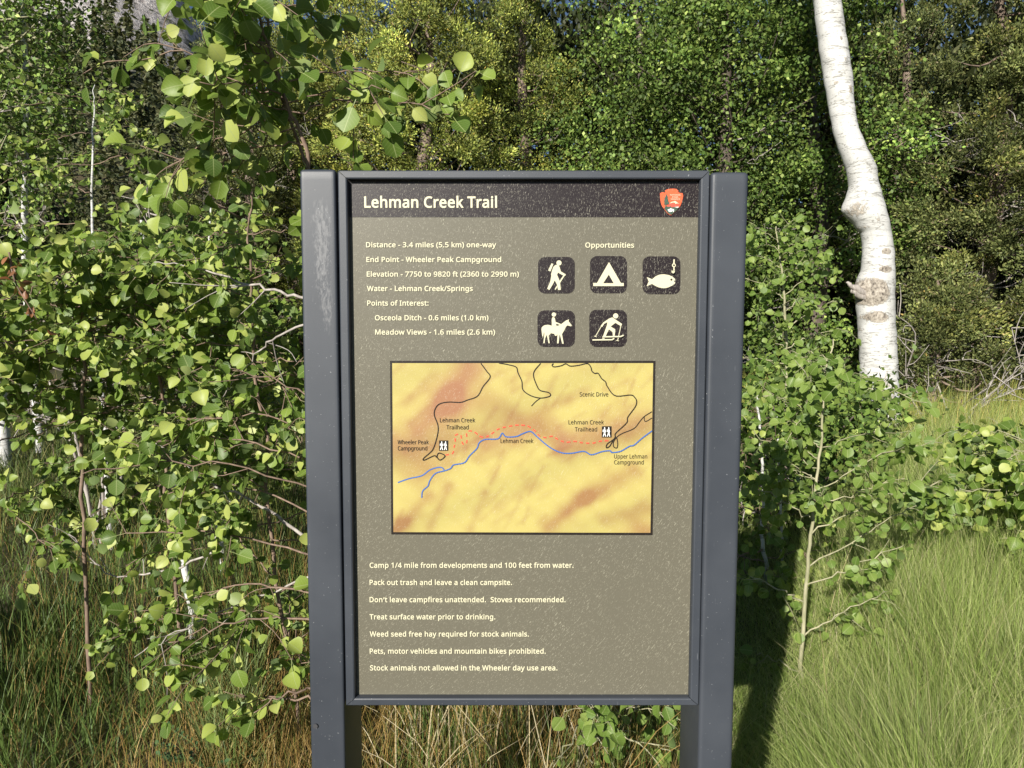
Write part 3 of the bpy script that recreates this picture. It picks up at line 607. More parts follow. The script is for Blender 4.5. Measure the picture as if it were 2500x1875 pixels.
skier = [(1240, 1115), (1270, 1135), (1392, 1217), (1388, 1238), (1365, 1245), (1290, 1200), (1215, 1258), (1285, 1300), (1287, 1330), (1275, 1412), (1250, 1412), (1245, 1345), (1190, 1300), (1155, 1370), (1120, 1452), (1085, 1452), (1110, 1370), (1160, 1230), (1165, 1190), (1115, 1215), (1085, 1265), (1060, 1250), (1100, 1195), (1195, 1132)]
sk_ = [(t5(circ(1294, 1092, 40)), 1), (t5(skier), 1)]
for pts, w in (([(1072, 1250), (978, 1412)], 11), ([(955, 1405), (1000, 1420)], 9), ([(1375, 1240), (1322, 1480)], 12), ([(1298, 1472), (1342, 1482)], 9), ([(930, 1466), (1235, 1462), (1268, 1442)], 20), ([(1085, 1418), (1368, 1413), (1412, 1392)], 20)):
    sk_ += [(t5(s), 1) for s in stroke(pts, w)]
pictogram('skier_pictogram', (536, 868+417, 868, 1612), sk_)

# emblem on the header
t7 = lambda pts: [(1590+x/16.59, 440+y/16.59) for x, y in pts]
arrow = [(345, 540), (410, 500), (470, 490), (530, 515), (562, 480), (540, 435), (640, 375), (760, 355), (920, 350), (1030, 370), (1055, 430), (1105, 435), (1065, 490), (1180, 530), (1255, 530), (1283, 640), (1260, 760), (1220, 900), (1165, 1040), (1060, 1180), (960, 1290), (820, 1410), (770, 1425), (650, 1350), (560, 1240), (480, 1130), (420, 1040), (380, 930), (355, 760)]
meadow = [(555, 1085), (620, 1070), (700, 1085), (780, 1060), (800, 1110), (930, 1090), (1118, 1075), (1060, 1165), (960, 1275), (820, 1395), (770, 1408), (655, 1335), (565, 1225), (500, 1140)]
tree_ = [(600, 560), (660, 690), (650, 730), (690, 860), (668, 870), (725, 920), (690, 985), (600, 1000), (600, 1095), (553, 1095), (556, 1000), (495, 990), (525, 900), (500, 890), (520, 790), (515, 730), (550, 690)]
flat('arrowhead_emblem', [(t7(circ(0, 0, 0.1, 3)), 0, 0), (t7([(x+(x-800)*.02, y+(y-880)*.02) for x, y in arrow]), 4, .0004), (t7(arrow), 0, .0008),
    (t7([(610, 1065), (700, 990), (800, 930), (960, 960), (1150, 985), (1115, 1078), (800, 1108)]), 1, .0011), (t7(meadow), 2, .0014),
    (t7([(725, 955), (800, 890), (880, 870), (950, 843), (1040, 910), (1132, 972), (1060, 945), (1000, 960), (960, 965), (930, 915), (905, 935), (890, 905), (830, 925)]), 3, .0014),
    (t7([(920, 1100), (1100, 1082), (1080, 1118), (1000, 1115)]), 5, .0017),
    (t7([(655, 1190), (720, 1180), (785, 1135), (800, 1165), (900, 1180), (910, 1230), (885, 1300), (868, 1300), (862, 1255), (830, 1260), (775, 1300), (755, 1270), (700, 1300), (690, 1260), (655, 1225)]), 5, .0017), (t7(tree_), 2, .0018)],
    [M_ORANGE, M_ROSE, M_TEAL, M_CREAM, M_BROWN, M_WHITE], -.0010)
for txt, xa, xb, yb3 in (('NATIONAL', 745, 1180, 640), ('PARK', 840, 1080, 728), ('SERVICE', 780, 1140, 812)):
    lettering('emblem_lettering', txt, 1590+xa/16.59, 440+yb3/16.59, 1590+xb/16.59, 60/16.59, M_CREAM, y=-.0031, bold=.006)

# map
MC = [(952.2, 880.8), (1600.2, 880.8), (1593.2, 1306.3), (955.4, 1304.6)]
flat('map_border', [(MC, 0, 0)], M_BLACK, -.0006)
mi_ = [(957.8, 886.5), (1594.3, 886.5), (1587.6, 1300.3), (960.8, 1298.6)]
nu, nv = 150, 100
U, V_ = np.meshgrid(np.linspace(0, 1, nu), np.linspace(0, 1, nv))
A = [onplane(*q, 0) for q in mi_]
pts = (A[0]*((1-U)*(1-V_))[..., None]+A[1]*(U*(1-V_))[..., None]+A[2]*(U*V_)[..., None]+A[3]*((1-U)*V_)[..., None])
pts[..., 1] = -.0012
YEL, TAN, ROS = np.array(srgb(250, 232, 138)), np.array(srgb(204, 152, 100)), np.array(srgb(208, 144, 110))
yl = np.ones((nv, nu))*0; tn = np.zeros((nv, nu)); rs = np.zeros((nv, nu))
def band(dst, u0, v0, u1, v1, w, a):
    asp = 1.5
    px_, py_ = (U-u0)*asp, V_-v0; dx, dy = (u1-u0)*asp, v1-v0; l2 = dx*dx+dy*dy
    t = np.clip((px_*dx+py_*dy)/l2, 0, 1); d2 = (px_-t*dx)**2+(py_-t*dy)**2
    dst += a*np.exp(-d2/(w*w))
for bnd in ((.30, .03, .22, .2, .10, .9), (.22, .2, .1, .38, .075, .8), (.26, .28, .2, .42, .09, .4), (.62, .33, .66, .46, .04, .3), (.66, .45, .98, .33, .07, .6), (.36, .46, .5, .40, .06, .45), (0, .47, .1, .5, .08, .5)): band(rs, *bnd)
for bnd in ((.05, .24, .16, .08, .035, .35), (.36, .22, .54, .38, .075, .55), (.2, .5, .45, .42, .1, .45), (.56, .32, .64, .5, .055, .6), (.68, .2, .6, .27, .03, .4), (.75, .15, .68, .22, .03, .3), (.0, .5, .12, .62, .12, .6), (.7, .5, .95, .4, .07, .5),
    (.93, .63, .75, .78, .055, .65), (.75, .78, .60, .97, .05, .75), (.99, .85, .82, .92, .045, .4), (.22, .72, .14, .98, .03, .42), (.36, .76, .30, .98, .028, .40), (.14, .78, .02, .98, .035, .5), (.52, .72, .40, .88, .025, .22), (.95, .98, 1, 1, .09, .7), (.0, .98, .04, .94, .06, .7),
    (.5, .06, .44, .12, .05, .2), (.9, .2, .8, .3, .05, .22)): band(tn, *bnd)
rg = np.random.default_rng(5)
for _ in range(110):
    u0, v0 = rg.random(), rg.random(); l_ = rg.uniform(.06, .22); a_ = rg.uniform(.35, 1.25)
    band(tn, u0, v0, u0+l_*math.cos(a_)/1.5, v0-l_*math.sin(a_), rg.uniform(.008, .022), rg.uniform(.08, .30))
tn *= .95; rs *= .85
tn += .06*np.sin(U*31+V_*18)*np.sin(V_*23-U*12)+.05*np.sin(U*55-V_*40); tn = np.clip(tn, 0, .95); rs = np.clip(rs, 0, .9)
cm = YEL*(1-tn[..., None])+TAN*tn[..., None]; cm = cm*(1-rs[..., None])+ROS*rs[..., None]
cm = cm*np.array([.475, .475, .50]); cm *= (1-.10*np.clip(np.sin(U*9+V_*14), 0, 1)[..., None])
i = np.arange(nv-1)[:, None]*nu; j = np.arange(nu-1)[None]
q = np.stack([i+j, i+nu+j, i+nu+j+1, i+j+1], -1).reshape(-1, 4)
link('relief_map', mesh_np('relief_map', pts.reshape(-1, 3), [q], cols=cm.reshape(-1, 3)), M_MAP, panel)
m3 = lambda pts: [(930+x/3.6056, 860+y/3.6056) for x, y in pts]
m4 = lambda pts: [(1270+x/3.6056, 860+y/3.6056) for x, y in pts]
def line(name, pts, w, m, dense=True):
    p = spline(pts, max(12, len(pts)*4)) if dense else np.array(pts)
    return flat(name, [(s, 0, 0.000005*k) for k, s in enumerate(stroke(p, w))], m, -.0018)
line('map_road', m3([(880, 97), (930, 165), (962, 218), (900, 300), (850, 385), (760, 420), (700, 440), (600, 437), (520, 452), (482, 490), (470, 550), (502, 640), (500, 720), (465, 840), (430, 885), (378, 930), (382, 948), (470, 908), (490, 920), (510, 885), (565, 910), (520, 947), (488, 912)]), 2.5, M_BLACK)
line('map_road', m4([(-186, 95), (-110, 108), (-36, 130), (-20, 180), (14, 255), (24, 330), (90, 380), (175, 402), (250, 390), (267, 372), (245, 352), (175, 335), (145, 290), (117, 210), (127, 160), (180, 97)]), 2.5, M_BLACK)
line('map_road', m4([(180, 402), (140, 430), (98, 473)]), 2.2, M_BLACK)
line('map_road', m4([(292, 98), (280, 115), (300, 128), (360, 118), (400, 101), (440, 121), (510, 115), (590, 99), (620, 130), (630, 165), (655, 185), (685, 185), (715, 230), (750, 260), (765, 300), (835, 382), (970, 375), (1005, 395), (1023, 430), (1010, 480), (945, 570), (935, 620), (840, 710), (835, 740), (820, 765), (765, 805), (757, 838), (785, 825), (815, 775)]), 2.5, M_BLACK)
line('map_road', m4([(1158, 522), (1090, 565), (1050, 610), (1000, 670), (900, 712), (850, 745), (820, 790), (822, 830), (850, 840), (857, 800), (848, 748)]), 2.3, M_BLACK)
line('map_road', m4([(1090, 565), (1092, 600), (1110, 606), (1158, 577)]), 2.0, M_BLACK)
line('map_creek', m3([(360, 1280), (368, 1220), (415, 1175), (430, 1130), (480, 1065), (560, 1042), (615, 1020), (640, 990), (735, 970), (780, 910), (845, 845), (865, 795), (920, 765), (1030, 760), (1068, 710), (1100, 742), (1190, 740), (1240, 718), (1300, 696), (1330, 702), (1376, 745), (1486, 835), (1586, 882), (1676, 887), (1786, 870), (1851, 900), (1946, 872), (2016, 865), (2031, 880), (2106, 870), (2186, 825), (2226, 815), (2296, 755), (2384, 690)]), 3.0, M_BLUE)
line('map_creek', m3([(150, 1145), (250, 1110), (360, 1085), (430, 1035), (500, 1012), (540, 1015), (562, 1042)]), 3.0, M_BLUE)
tr_ = spline(m3([(570, 902), (630, 890), (645, 830), (655, 780), (650, 740), (670, 722), (700, 725), (712, 770), (722, 805), (752, 800), (757, 755), (755, 712), (780, 690), (830, 705), (880, 742), (940, 738), (985, 708), (1040, 672), (1130, 650), (1200, 640), (1260, 642), (1301, 652), (1356, 692), (1396, 735), (1456, 750), (1506, 738), (1566, 770), (1626, 790), (1706, 783), (1786, 797), (1866, 797), (1936, 780), (2016, 775)]), 500)
sacc = np.concatenate([[0], np.cumsum(np.hypot(*np.diff(tr_, axis=0).T))]); dsh = []
for k in range(499):
    if (sacc[k] % 15.6) < 8: dsh += stroke(tr_[k:k+2], 2.9)
flat('map_trail', [(s, 0, 0.000002*k) for k, s in enumerate(dsh)], M_RED, -.0018)
for txt, fn, xa, xb, yb3 in (('Lehman Creek', m3, 520, 830, 615), ('Trailhead', m3, 577, 772, 677), ('Wheeler Peak', m3, 148, 422, 808), ('Campground', m3, 150, 408, 862), ('Lehman Creek', m3, 1053, 1341, 797),
        ('Scenic Drive', m4, 522, 773, 388), ('Lehman Creek', m4, 424, 735, 633), ('Trailhead', m4, 480, 675, 695), ('Upper Lehman', m4, 825, 1115, 933), ('Campground', m4, 825, 1085, 985)):
    (a, y_), (b2, _) = fn([(xa, yb3), (xb, yb3)])
    lettering('map_lettering', txt, a, y_, b2, 10.2, M_BLACK, y=-.0022, bold=.002)
def hikers(box, fn):
    x0_, y0_, x1_, y1_ = box; w, h = x1_-x0_, y1_-y0_
    P = [(fn([(x0_, y0_), (x1_, y0_), (x1_, y1_), (x0_, y1_)]), 0, 0)]
    for ox in (.08, .50):
        g_ = lambda pts: fn([(x0_+w*(ox+.42*x), y0_+h*(.1+.82*y)) for x, y in pts])
        P += [(g_(circ(.5, .1, .13, 12)), 1, .0003), (g_([(.3, .22), (.65, .22), (.8, .5), (.65, .55), (.62, .6), (.85, 1), (.65, 1), (.48, .7), (.25, 1), (.05, 1), (.32, .6)]), 1, .0004), (g_([(.05, .25), (.22, .22), (.2, .5), (.02, .5)]), 1, .0005)]
    flat('trailhead_symbol', P, [M_BLACK, M_WHITE], -.0020)
hikers((513, 775, 593, 865), m3); hikers((717, 650, 803, 748), m4)
# small screw head low on the left post
sc_c = onplane(771, 1771, FRONT)
bm = bmesh.new(); bmesh.ops.create_circle(bm, cap_ends=True, radius=.0042, segments=20, matrix=Matrix.Translation((sc_c[0], FRONT-.0012, sc_c[2])) @ Matrix.Rotation(math.pi/2, 4, 'X'))
bmesh.ops.solidify(bm, geom=bm.faces[:], thickness=-.002)
me = bpy.data.meshes.new('screw'); bm.to_mesh(me); bm.free(); m, nt, b = mat('dull_screw'); b.inputs['Base Color'].default_value = (.045, .045, .05, 1); b.inputs['Roughness'].default_value = .6
link('screw', me, m, sign)

# ---------------------------------------------------------------- leaves and saplings
def leaf_shape(seed, lo=False):
    """aspen leaf with petiole: origin at the petiole foot, blade along +y, upper face +z"""
    rg = np.random.default_rng(seed)
    h = [0, .12, .32, .55, .76, .92, 1.0]
    w = [.06, .33, .47, .47, .37, .18, 0.0]
    if lo: h, w = [0, .22, .58, .85, 1.0], [.08, .44, .47, .28, 0.0]
    w = [x*(1+rg.normal(0, .05)) for x in w]; ww = rg.uniform(1.0, 1.2)
    pet = rg.uniform(.55, .85); fold = rg.uniform(.03, .34); bend = rg.uniform(-.4, .7); tw = rg.uniform(-.45, .45)
    v, uv = [], []
    for y, x in zip(h, w):
        zc = -bend*y*y*.6
        for s in (-1, 0, 1):
            xx = s*x*ww*(1+rg.normal(0, .05))
            v.append((xx, pet+y-(.06*abs(s) if y == 0 else 0), zc+abs(xx)*fold*2+tw*xx*(y-.4))); uv.append((s*x, y))
    f = []
    n = len(h)
    for k in range(n-2):
        f += [(3*k, 3*k+1, 3*k+4, 3*k+3), (3*k+1, 3*k+2, 3*k+5, 3*k+4)]
    k = n-2; tip = 3*(n-1)+1
    tri = [(3*k, 3*k+1, tip), (3*k+1, 3*k+2, tip)]
    b0 = len(v)
    pw = .014
    zb_ = rg.uniform(-.1, .15)
    for y, z in ((0, 0), (pet*.5, zb_), (pet+.02, 0.0)):
        v += [(-pw, y, z), (pw, y, z)]; uv += [(0, 0), (0, 0)]
    f += [(b0, b0+1, b0+3, b0+2), (b0+2, b0+3, b0+5, b0+4)]
    return np.array(v), np.array(f), np.array(tri), np.array(uv)
LEAF_ME, LEAF_LO = [], []
for k_, (v, f, t, uv) in enumerate([leaf_shape(s) for s in range(8)]+[leaf_shape(s, True) for s in range(8)]):
    used = sorted(set(f.ravel()) | set(t.ravel())); mp = {o: n for n, o in enumerate(used)}
    v2, uv2 = v[used], uv[used]; f2 = np.vectorize(mp.get)(f); t2_ = np.vectorize(mp.get)(t)
    (LEAF_ME if k_ < 8 else LEAF_LO).append((v2, f2, t2_, uv2))
def leaf_meshes(m):
    out = []
    for k, (v, f, t, uv) in enumerate(LEAF_ME):
        me = mesh_np('leaf', v, [f, t], smooth=True, uv=uv); me.materials.append(m); out.append(me)
    return out
LM = {M_LEAF.name: leaf_meshes(M_LEAF), M_LEAF_LIGHT.name: leaf_meshes(M_LEAF_LIGHT)}

def in_view(p):
    d = p-CAM; c, s = math.cos(PITCH), math.sin(PITCH)
    z = d[:, 1]*c-d[:, 2]*s; y = d[:, 2]*c+d[:, 1]*s; x = d[:, 0]
    u, v = 1250+FPX*x/np.maximum(z, .01), 937.5-FPX*y/np.maximum(z, .01)
    # not hidden by the sign itself
    behind = (u > 745) & (u < 1805) & (v > 425) & (v < 1715) & (p[:, 1] > 0)
    return (z > .2) & (u > -30) & (u < 2530) & (v > -30) & (v < 1905) & ~behind, z

def frames(axis_, normal_):
    y = nrm(axis_); z = normal_-y*(normal_*y).sum(-1, keepdims=True); z = nrm(z); x = np.cross(y, z)
    return np.stack([x, y, z], -1)           # columns
def place_leaves(root, pts, outward, size, rg, m, n_obj=300, sunny=1.0, hang=.6):
    """the leaves that show largest become objects of their own, the rest one part"""
    n = len(pts)
    if n == 0: return
    ax = nrm(outward*.7+np.array([0, 0, -1])*hang+rg.normal(0, .45, (n, 3)))
    nm = nrm(rg.normal(0, 1, (n, 3))+TO_SUN*sunny*1.6+np.array([0, 0, .35]))
    F = frames(ax, nm); sz = size*np.clip(rg.normal(1, .22, n), .5, 1.5)
    vis, z = in_view(pts+ax*sz[:, None])
    score = np.where(vis, sz/z, -1); order = np.argsort(-score)
    big = [k for k in order[:n_obj] if score[k] > 0]; rest = np.setdiff1d(np.arange(n), big)
    ms = LM[m.name]; loc0 = np.array(root.location)
    kind = rg.integers(0, len(LEAF_ME), n)
    first = None
    for k in big:
        if first is None:
            first = bpy.data.objects.new('leaf', ms[kind[k]]); o = first
        else:
            o = first.copy(); o.data = ms[kind[k]]
        COL.objects.link(o); o.parent = root
        M = np.eye(4); M[:3, :3] = F[k]*sz[k]; M[:3, 3] = pts[k]-loc0
        o.matrix_basis = Matrix(M.tolist())
    if len(rest):
        G_v, G_q, G_t, G_uv, off = [], [], [], [], 0
        for kk in range(len(LEAF_ME)):
            sel = rest[kind[rest] == kk]
            if not len(sel): continue
            v, f, t, uv = LEAF_LO[kk]
            vv = np.einsum('nij,vj->nvi', F[sel]*sz[sel, None, None], v)+pts[sel][:, None]
            o_ = off+np.arange(len(sel))[:, None, None]*len(v)
            G_v.append(vv.reshape(-1, 3)); G_q.append((f[None]+o_).reshape(-1, 4)); G_t.append((t[None]+o_).reshape(-1, 3)); G_uv.append(np.tile(uv, (len(sel), 1)))
            off += len(sel)*len(v)
        me = mesh_np('leaves', np.vstack(G_v), [np.vstack(G_q), np.vstack(G_t)], smooth=True, uv=np.vstack(G_uv))
        tag(link('leaves', me, m, root), kind='stuff')

def sapling(name, label, stem, r0, r1, branches, seed, leaf=.05, m=M_LEAF, stem_m=M_STEM, branch_m=M_TWIG, cat='sapling', group=None, step=.032, twig=(.07, .2), n_obj=300, droop=.25, stem_leaves=(.5, 1.0), keep=1.0, bare=.45, fork=None, extra=None):
    """stem: control points in the world. branches: list of dicts t, az, el, len"""
    rg = np.random.default_rng(seed)
    stem = np.array(stem, float); base = stem[0].copy()
    root = empty(name, base, label, cat, group)
    sp_ = spline(stem, 40)
    jit = np.cumsum(rg.normal(0, .0045, sp_.shape), 0); jit -= jit[0]; sp_ = sp_+jit
    g = Geo(); g.tube(sp_, np.linspace(r0, r1, 40)**1.0, 8)
    link('stem', g.mesh('stem'), stem_m, root)
    if fork is not None:
        fp = spline(fork, 26); g = Geo(); g.tube(fp, np.linspace(r0*.7, r1, 26), 7); link('stem', g.mesh('stem'), stem_m, root)
    LP, LO = [], []
    def leafy(path, t0, st, prob=1.0):
        seg = np.linalg.norm(np.diff(path, axis=0), axis=1); acc = np.concatenate([[0], np.cumsum(seg)]); tot = acc[-1]
        s = tot*t0
        while s < tot:
            k = min(np.searchsorted(acc, s), len(path)-1)
            if rg.random() < prob:
                o = nrm(rg.normal(0, 1, 3)+np.array([0, 0, .2]))
                tg = nrm(path[k]-path[max(k-1, 0)])
                LP.append(path[k]); LO.append(nrm(o+tg*.5))
            s += st*rg.uniform(.6, 1.4)
        LP.append(path[-1]); LO.append(nrm(path[-1]-path[-2]))
    leafy(sp_, stem_leaves[0], step*1.4, .5 if stem_leaves[0] < 1 else 0)
    if fork is not None: leafy(fp, .4, step, .8)
    for bd in branches:
        t = bd['t']; k = int(t*39); p0 = (fp[int(t*25)] if bd.get('fork') else sp_[k])
        az, el, ln = bd['az'], bd['el'], bd['len']
        d = np.array([math.sin(az)*math.cos(el), math.cos(az)*math.cos(el), math.sin(el)])
        d2 = nrm(d+np.array([0, 0, -droop])+rg.normal(0, .15, 3))
        ctrl = [p0, p0+d*ln*.35, p0+d*ln*.35+nrm(d+d2)*ln*.33, p0+d*ln*.35+nrm(d+d2)*ln*.33+d2*ln*.32]
        path = spline(ctrl, 14); path[1:] += rg.normal(0, .006, (13, 3))
        g = Geo(); rb = max(.0022, min(.5*(r0+(r1-r0)*t), .0035+.006*ln))
        g.tube(path, np.linspace(rb, .0014, 14), 5)
        leafy(path, bare, bd.get('step', step), .9)
        nt_ = bd.get('nt', int(ln/.07))
        for _ in range(nt_):
            kk = rg.integers(4, 13); tl = rg.uniform(*twig)
            td = nrm((path[kk]-path[kk-1])/np.linalg.norm(path[kk]-path[kk-1])*.9+rg.normal(0, .6, 3))
            tp = spline([path[kk], path[kk]+td*tl*.5, path[kk]+td*tl*.9+np.array([0, 0, rg.uniform(-.3, .2)*tl])], 6)
            g.tube(tp, np.linspace(.0017, .001, 6), 4)
            leafy(tp, .25, step*.8, .95)
        link('branch', g.mesh('branch'), branch_m, root)
    LP, LO = np.array(LP), np.array(LO)
    if keep < 1: s_ = rg.random(len(LP)) < keep; LP, LO = LP[s_], LO[s_]
    okh = LP[:, 2] > ground_z(LP[:, 0], LP[:, 1])+.08; LP, LO = LP[okh], LO[okh]
    place_leaves(root, LP, LO, leaf, rg, m, n_obj)
    return root
def auto(rg, n, t0, t1, l0, l1, az=None, spread=math.pi, el=(.2, .8), taper=.55):
    out = []
    for k in range(n):
        t = t0+(t1-t0)*(k+rg.random())/n
        a = (k*2.4+rg.normal(0, .3)) if az is None else az+rg.uniform(-spread, spread)
        out.append(dict(t=t, az=a, el=rg.uniform(*el), len=rg.uniform(l0, l1)*(1-taper*(t-t0)/(t1-t0+1e-6))))
    return out
def foot(px, py, d):
    p = at(px, py, d); p[2] = gz(p[0], p[1])-.03; return p
rg0 = np.random.default_rng(11)
LEFT = -math.pi/2; RIGHT = math.pi/2; TOCAM = math.pi

# behind the left post: two brown stems and the large leaves over the sign's corner
s1 = [foot(700, 1500, 1.86), at(690, 1000, 1.84), at(668, 500, 1.84), at(640, 300, 1.82), at(600, 205, 1.8), at(560, 60, 1.8), at(535, -80, 1.78)]
sapling('aspen_sapling', 'tall aspen sapling with two brown stems rising behind the left post of the sign', s1, .0075, .003,
    auto(rg0, 20, .62, .99, .13, .26, LEFT-.3, 1.5, (-.1, .6), .3)+[dict(t=.70, az=RIGHT-.3, el=.35, len=.34), dict(t=.64, az=RIGHT-.1, el=.22, len=.36), dict(t=.66, az=RIGHT+.35, el=.1, len=.26),
    dict(t=.76, az=LEFT+.1, el=.16, len=.50, nt=2, step=.06), dict(t=.95, az=RIGHT, el=.55, len=.2), dict(t=.92, az=LEFT, el=.4, len=.24), dict(t=.86, az=RIGHT-.5, el=.6, len=.22),
    dict(t=.55, az=LEFT+.2, el=-.05, len=.4), dict(t=.5, az=LEFT+.5, el=.1, len=.5)],
    21, leaf=.040, stem_m=M_TWIG, step=.027, fork=[at(704, 900, 1.9), at(675, 450, 1.9), at(655, 340, 1.9), at(615, 230, 1.88), at(585, 140, 1.88), at(580, 20, 1.88), at(600, -60, 1.88)], stem_leaves=(.75, 1))
# left thicket
sapling('aspen_sapling', 'leafy aspen sapling filling the gap just left of the sign post', [foot(650, 1480, 2.45), at(575, 1100, 2.45), at(540, 700, 2.42), at(520, 440, 2.4)], .008, .003,
    auto(rg0, 35, 0.14, .93, .42, .70, None, el=(-.15, .38)), 22, leaf=0.0295, step=.0155, stem_m=M_TWIG)
sapling('aspen_sapling', 'bushy aspen sapling in the middle of the leafy thicket', [foot(390, 1330, 2.75), at(360, 950, 2.75), at(345, 640, 2.7), at(320, 470, 2.7)], .008, .003,
    auto(rg0, 36, .36, .95, .45, .75, None, el=(-.15, .38)), 23, leaf=0.0295, step=.0155, stem_m=M_TWIG)
sapling('aspen_sapling', 'aspen sapling with wide low boughs near the left edge', [foot(185, 1280, 2.6), at(185, 900, 2.6), at(200, 660, 2.6), at(185, 500, 2.6)], .008, .003,
    auto(rg0, 36, .43, .95, .45, .75, None, el=(-.15, .38)), 24, leaf=0.0295, step=.0155, stem_m=M_TWIG)
sapling('aspen_sapling', 'aspen sapling cut by the left edge of the picture', [foot(-60, 1250, 2.7), at(-40, 900, 2.7), at(-30, 760, 2.7), at(-40, 680, 2.7)], .008, .003,
    auto(rg0, 30, .22, .85, .4, .6, None, el=(-.15, .38)), 25, leaf=0.0295, step=.0155, stem_m=M_TWIG)
sapling('aspen_sapling', 'slender aspen with curved white stem standing in the brown grass', [foot(415, 1420, 3.15), at(398, 1250, 3.15), at(368, 1100, 3.2), at(355, 980, 3.2), at(310, 700, 3.3), at(280, 480, 3.3)], .019, .006,
    auto(rg0, 30, .46, .93, .45, .75, None, el=(-.15, .38)), 26, leaf=0.0295, step=.0155, stem_m=M_ASPEN)
sapling('aspen_sapling', 'low aspen sapling behind the left post reaching boughs over the brown grass', [foot(716, 1600, 2.1), at(706, 1300, 2.1), at(690, 1000, 2.1), at(690, 760, 2.1)], .010, .004,
    [dict(t=.32, az=LEFT-.15, el=.12, len=.44), dict(t=.36, az=LEFT+.2, el=.1, len=.5), dict(t=.45, az=LEFT, el=.25, len=.70), dict(t=.55, az=LEFT+.3, el=.3, len=.7), dict(t=.62, az=LEFT-.2, el=.35, len=.65), dict(t=.7, az=LEFT, el=.3, len=.55),
     dict(t=.18, az=LEFT+.1, el=.05, len=.26), dict(t=.22, az=LEFT-.4, el=0, len=.2), dict(t=.8, az=LEFT, el=.3, len=.5), dict(t=.9, az=LEFT, el=.4, len=.4)], 27, leaf=.034, droop=.45, step=.028)
sapling('aspen_sapling', 'white stemmed aspen sapling deeper in the thicket with small leaves', [foot(240, 1150, 4.3), at(225, 900, 4.3), at(205, 600, 4.3), at(195, 300, 4.3), at(200, 180, 4.3)], .017, .002,
    auto(rg0, 30, 0.26, .93, .5, .9, None, el=(-.15, .38)), 28, leaf=0.0295, step=.0155, stem_m=M_ASPEN)
sapling('aspen_sapling', 'shaded aspen sapling at the back of the thicket behind the bushy one', [foot(480, 1180, 3.9), at(470, 900, 3.9), at(450, 640, 3.9), at(450, 450, 3.9)], .015, .005,
    auto(rg0, 30, 0.21, .93, .5, .85, None, el=(-.15, .38)), 29, leaf=0.0295, step=.0155, stem_m=M_ASPEN)
# right of the sign
sapling('aspen_sapling', 'young aspen with pale bare lower stem standing in the grass right of the sign', [foot(1733, 1560, 2.7), at(1743, 1420, 2.72), at(1762, 1200, 2.75), at(1775, 1080, 2.75), at(1788, 940, 2.75), at(1800, 800, 2.75), at(1830, 730, 2.75)], .0095, .0025,
    [dict(t=.33, az=RIGHT-.2, el=.45, len=.62), dict(t=.40, az=RIGHT+.2, el=.6, len=.5), dict(t=.46, az=LEFT, el=.6, len=.30), dict(t=.55, az=RIGHT+.1, el=.55, len=.5), dict(t=.6, az=LEFT+.4, el=.5, len=.28), dict(t=.66, az=RIGHT-.4, el=.2, len=.36),
     dict(t=.72, az=LEFT-.3, el=.4, len=.28), dict(t=.78, az=RIGHT, el=.15, len=.32), dict(t=.80, az=TOCAM, el=.3, len=.3), dict(t=.85, az=LEFT, el=.5, len=.22), 
     dict(t=.28, az=LEFT-.2, el=.5, len=.26), dict(t=.22, az=RIGHT, el=.55, len=.4), dict(t=.12, az=LEFT, el=.5, len=.2)]+auto(rg0, 12, .5, .95, .14, .26, LEFT, 1.2, (.0, .6), .2)+[dict(t=.3, az=RIGHT+.3, el=.5, len=.4), dict(t=.5, az=RIGHT+.6, el=.5, len=.35)], 31, leaf=.031, m=M_LEAF_LIGHT, branch_m=M_STEM, step=.018, droop=.1, bare=.12, keep=.95, twig=(.05, .16), stem_leaves=(.6, 1))
sapling('aspen_sapling', 'aspen sapling with small round leaves between the right post and the big white trunk', [foot(1695, 960, 5.4), at(1693, 800, 5.4), at(1690, 620, 5.4), at(1672, 480, 5.4)], .017, .004,
    auto(rg0, 30, .08, .97, .36, .62, None, el=(.2, .7)), 32, leaf=.040, m=M_LEAF_LIGHT, branch_m=M_STEM, step=.034)
sapling('aspen_sapling', 'leaning aspen sapling reaching in from the right edge over the grass', [foot(2340, 1320, 3.3), at(2330, 1180, 3.3), at(2290, 1060, 3.3), at(2240, 960, 3.3)], .012, .003,
    auto(rg0, 22, .35, .98, .3, .6, LEFT, 1.2, (-.1, .4), .3)+[dict(t=.6, az=LEFT, el=.0, len=.6), dict(t=.7, az=LEFT-.2, el=.05, len=.62), dict(t=.4, az=LEFT, el=.1, len=.4)], 33, leaf=.038, branch_m=M_STEM, step=.022)
sapling('aspen_sapling', 'dim aspen sapling with two thin white stems in the shadow behind the right post', [foot(1655, 1420, 3.7), at(1652, 1200, 3.7), at(1640, 1000, 3.7), at(1625, 850, 3.7)], .013, .005,
    auto(rg0, 22, .08, .95, .35, .6, None, el=(.0, .5)), 34, leaf=.040, stem_m=M_ASPEN, fork=[at(1690, 1420, 3.75), at(1690, 1200, 3.75), at(1682, 1000, 3.75), at(1680, 900, 3.75)], step=.036)
sapling('aspen_sapling', 'small aspen shoot growing in the grass under the sign panel', [foot(1225, 1760, 2.05), at(1240, 1690, 2.05), at(1268, 1590, 2.05), at(1290, 1510, 2.05), at(1280, 1440, 2.05)], .009, .003,
    auto(rg0, 16, .15, .95, .14, .30, RIGHT+.4, 1.9, (-.1, .5), .1), 35, leaf=.030, m=M_LEAF_LIGHT, branch_m=M_STEM, step=.026, bare=.25, keep=.6)
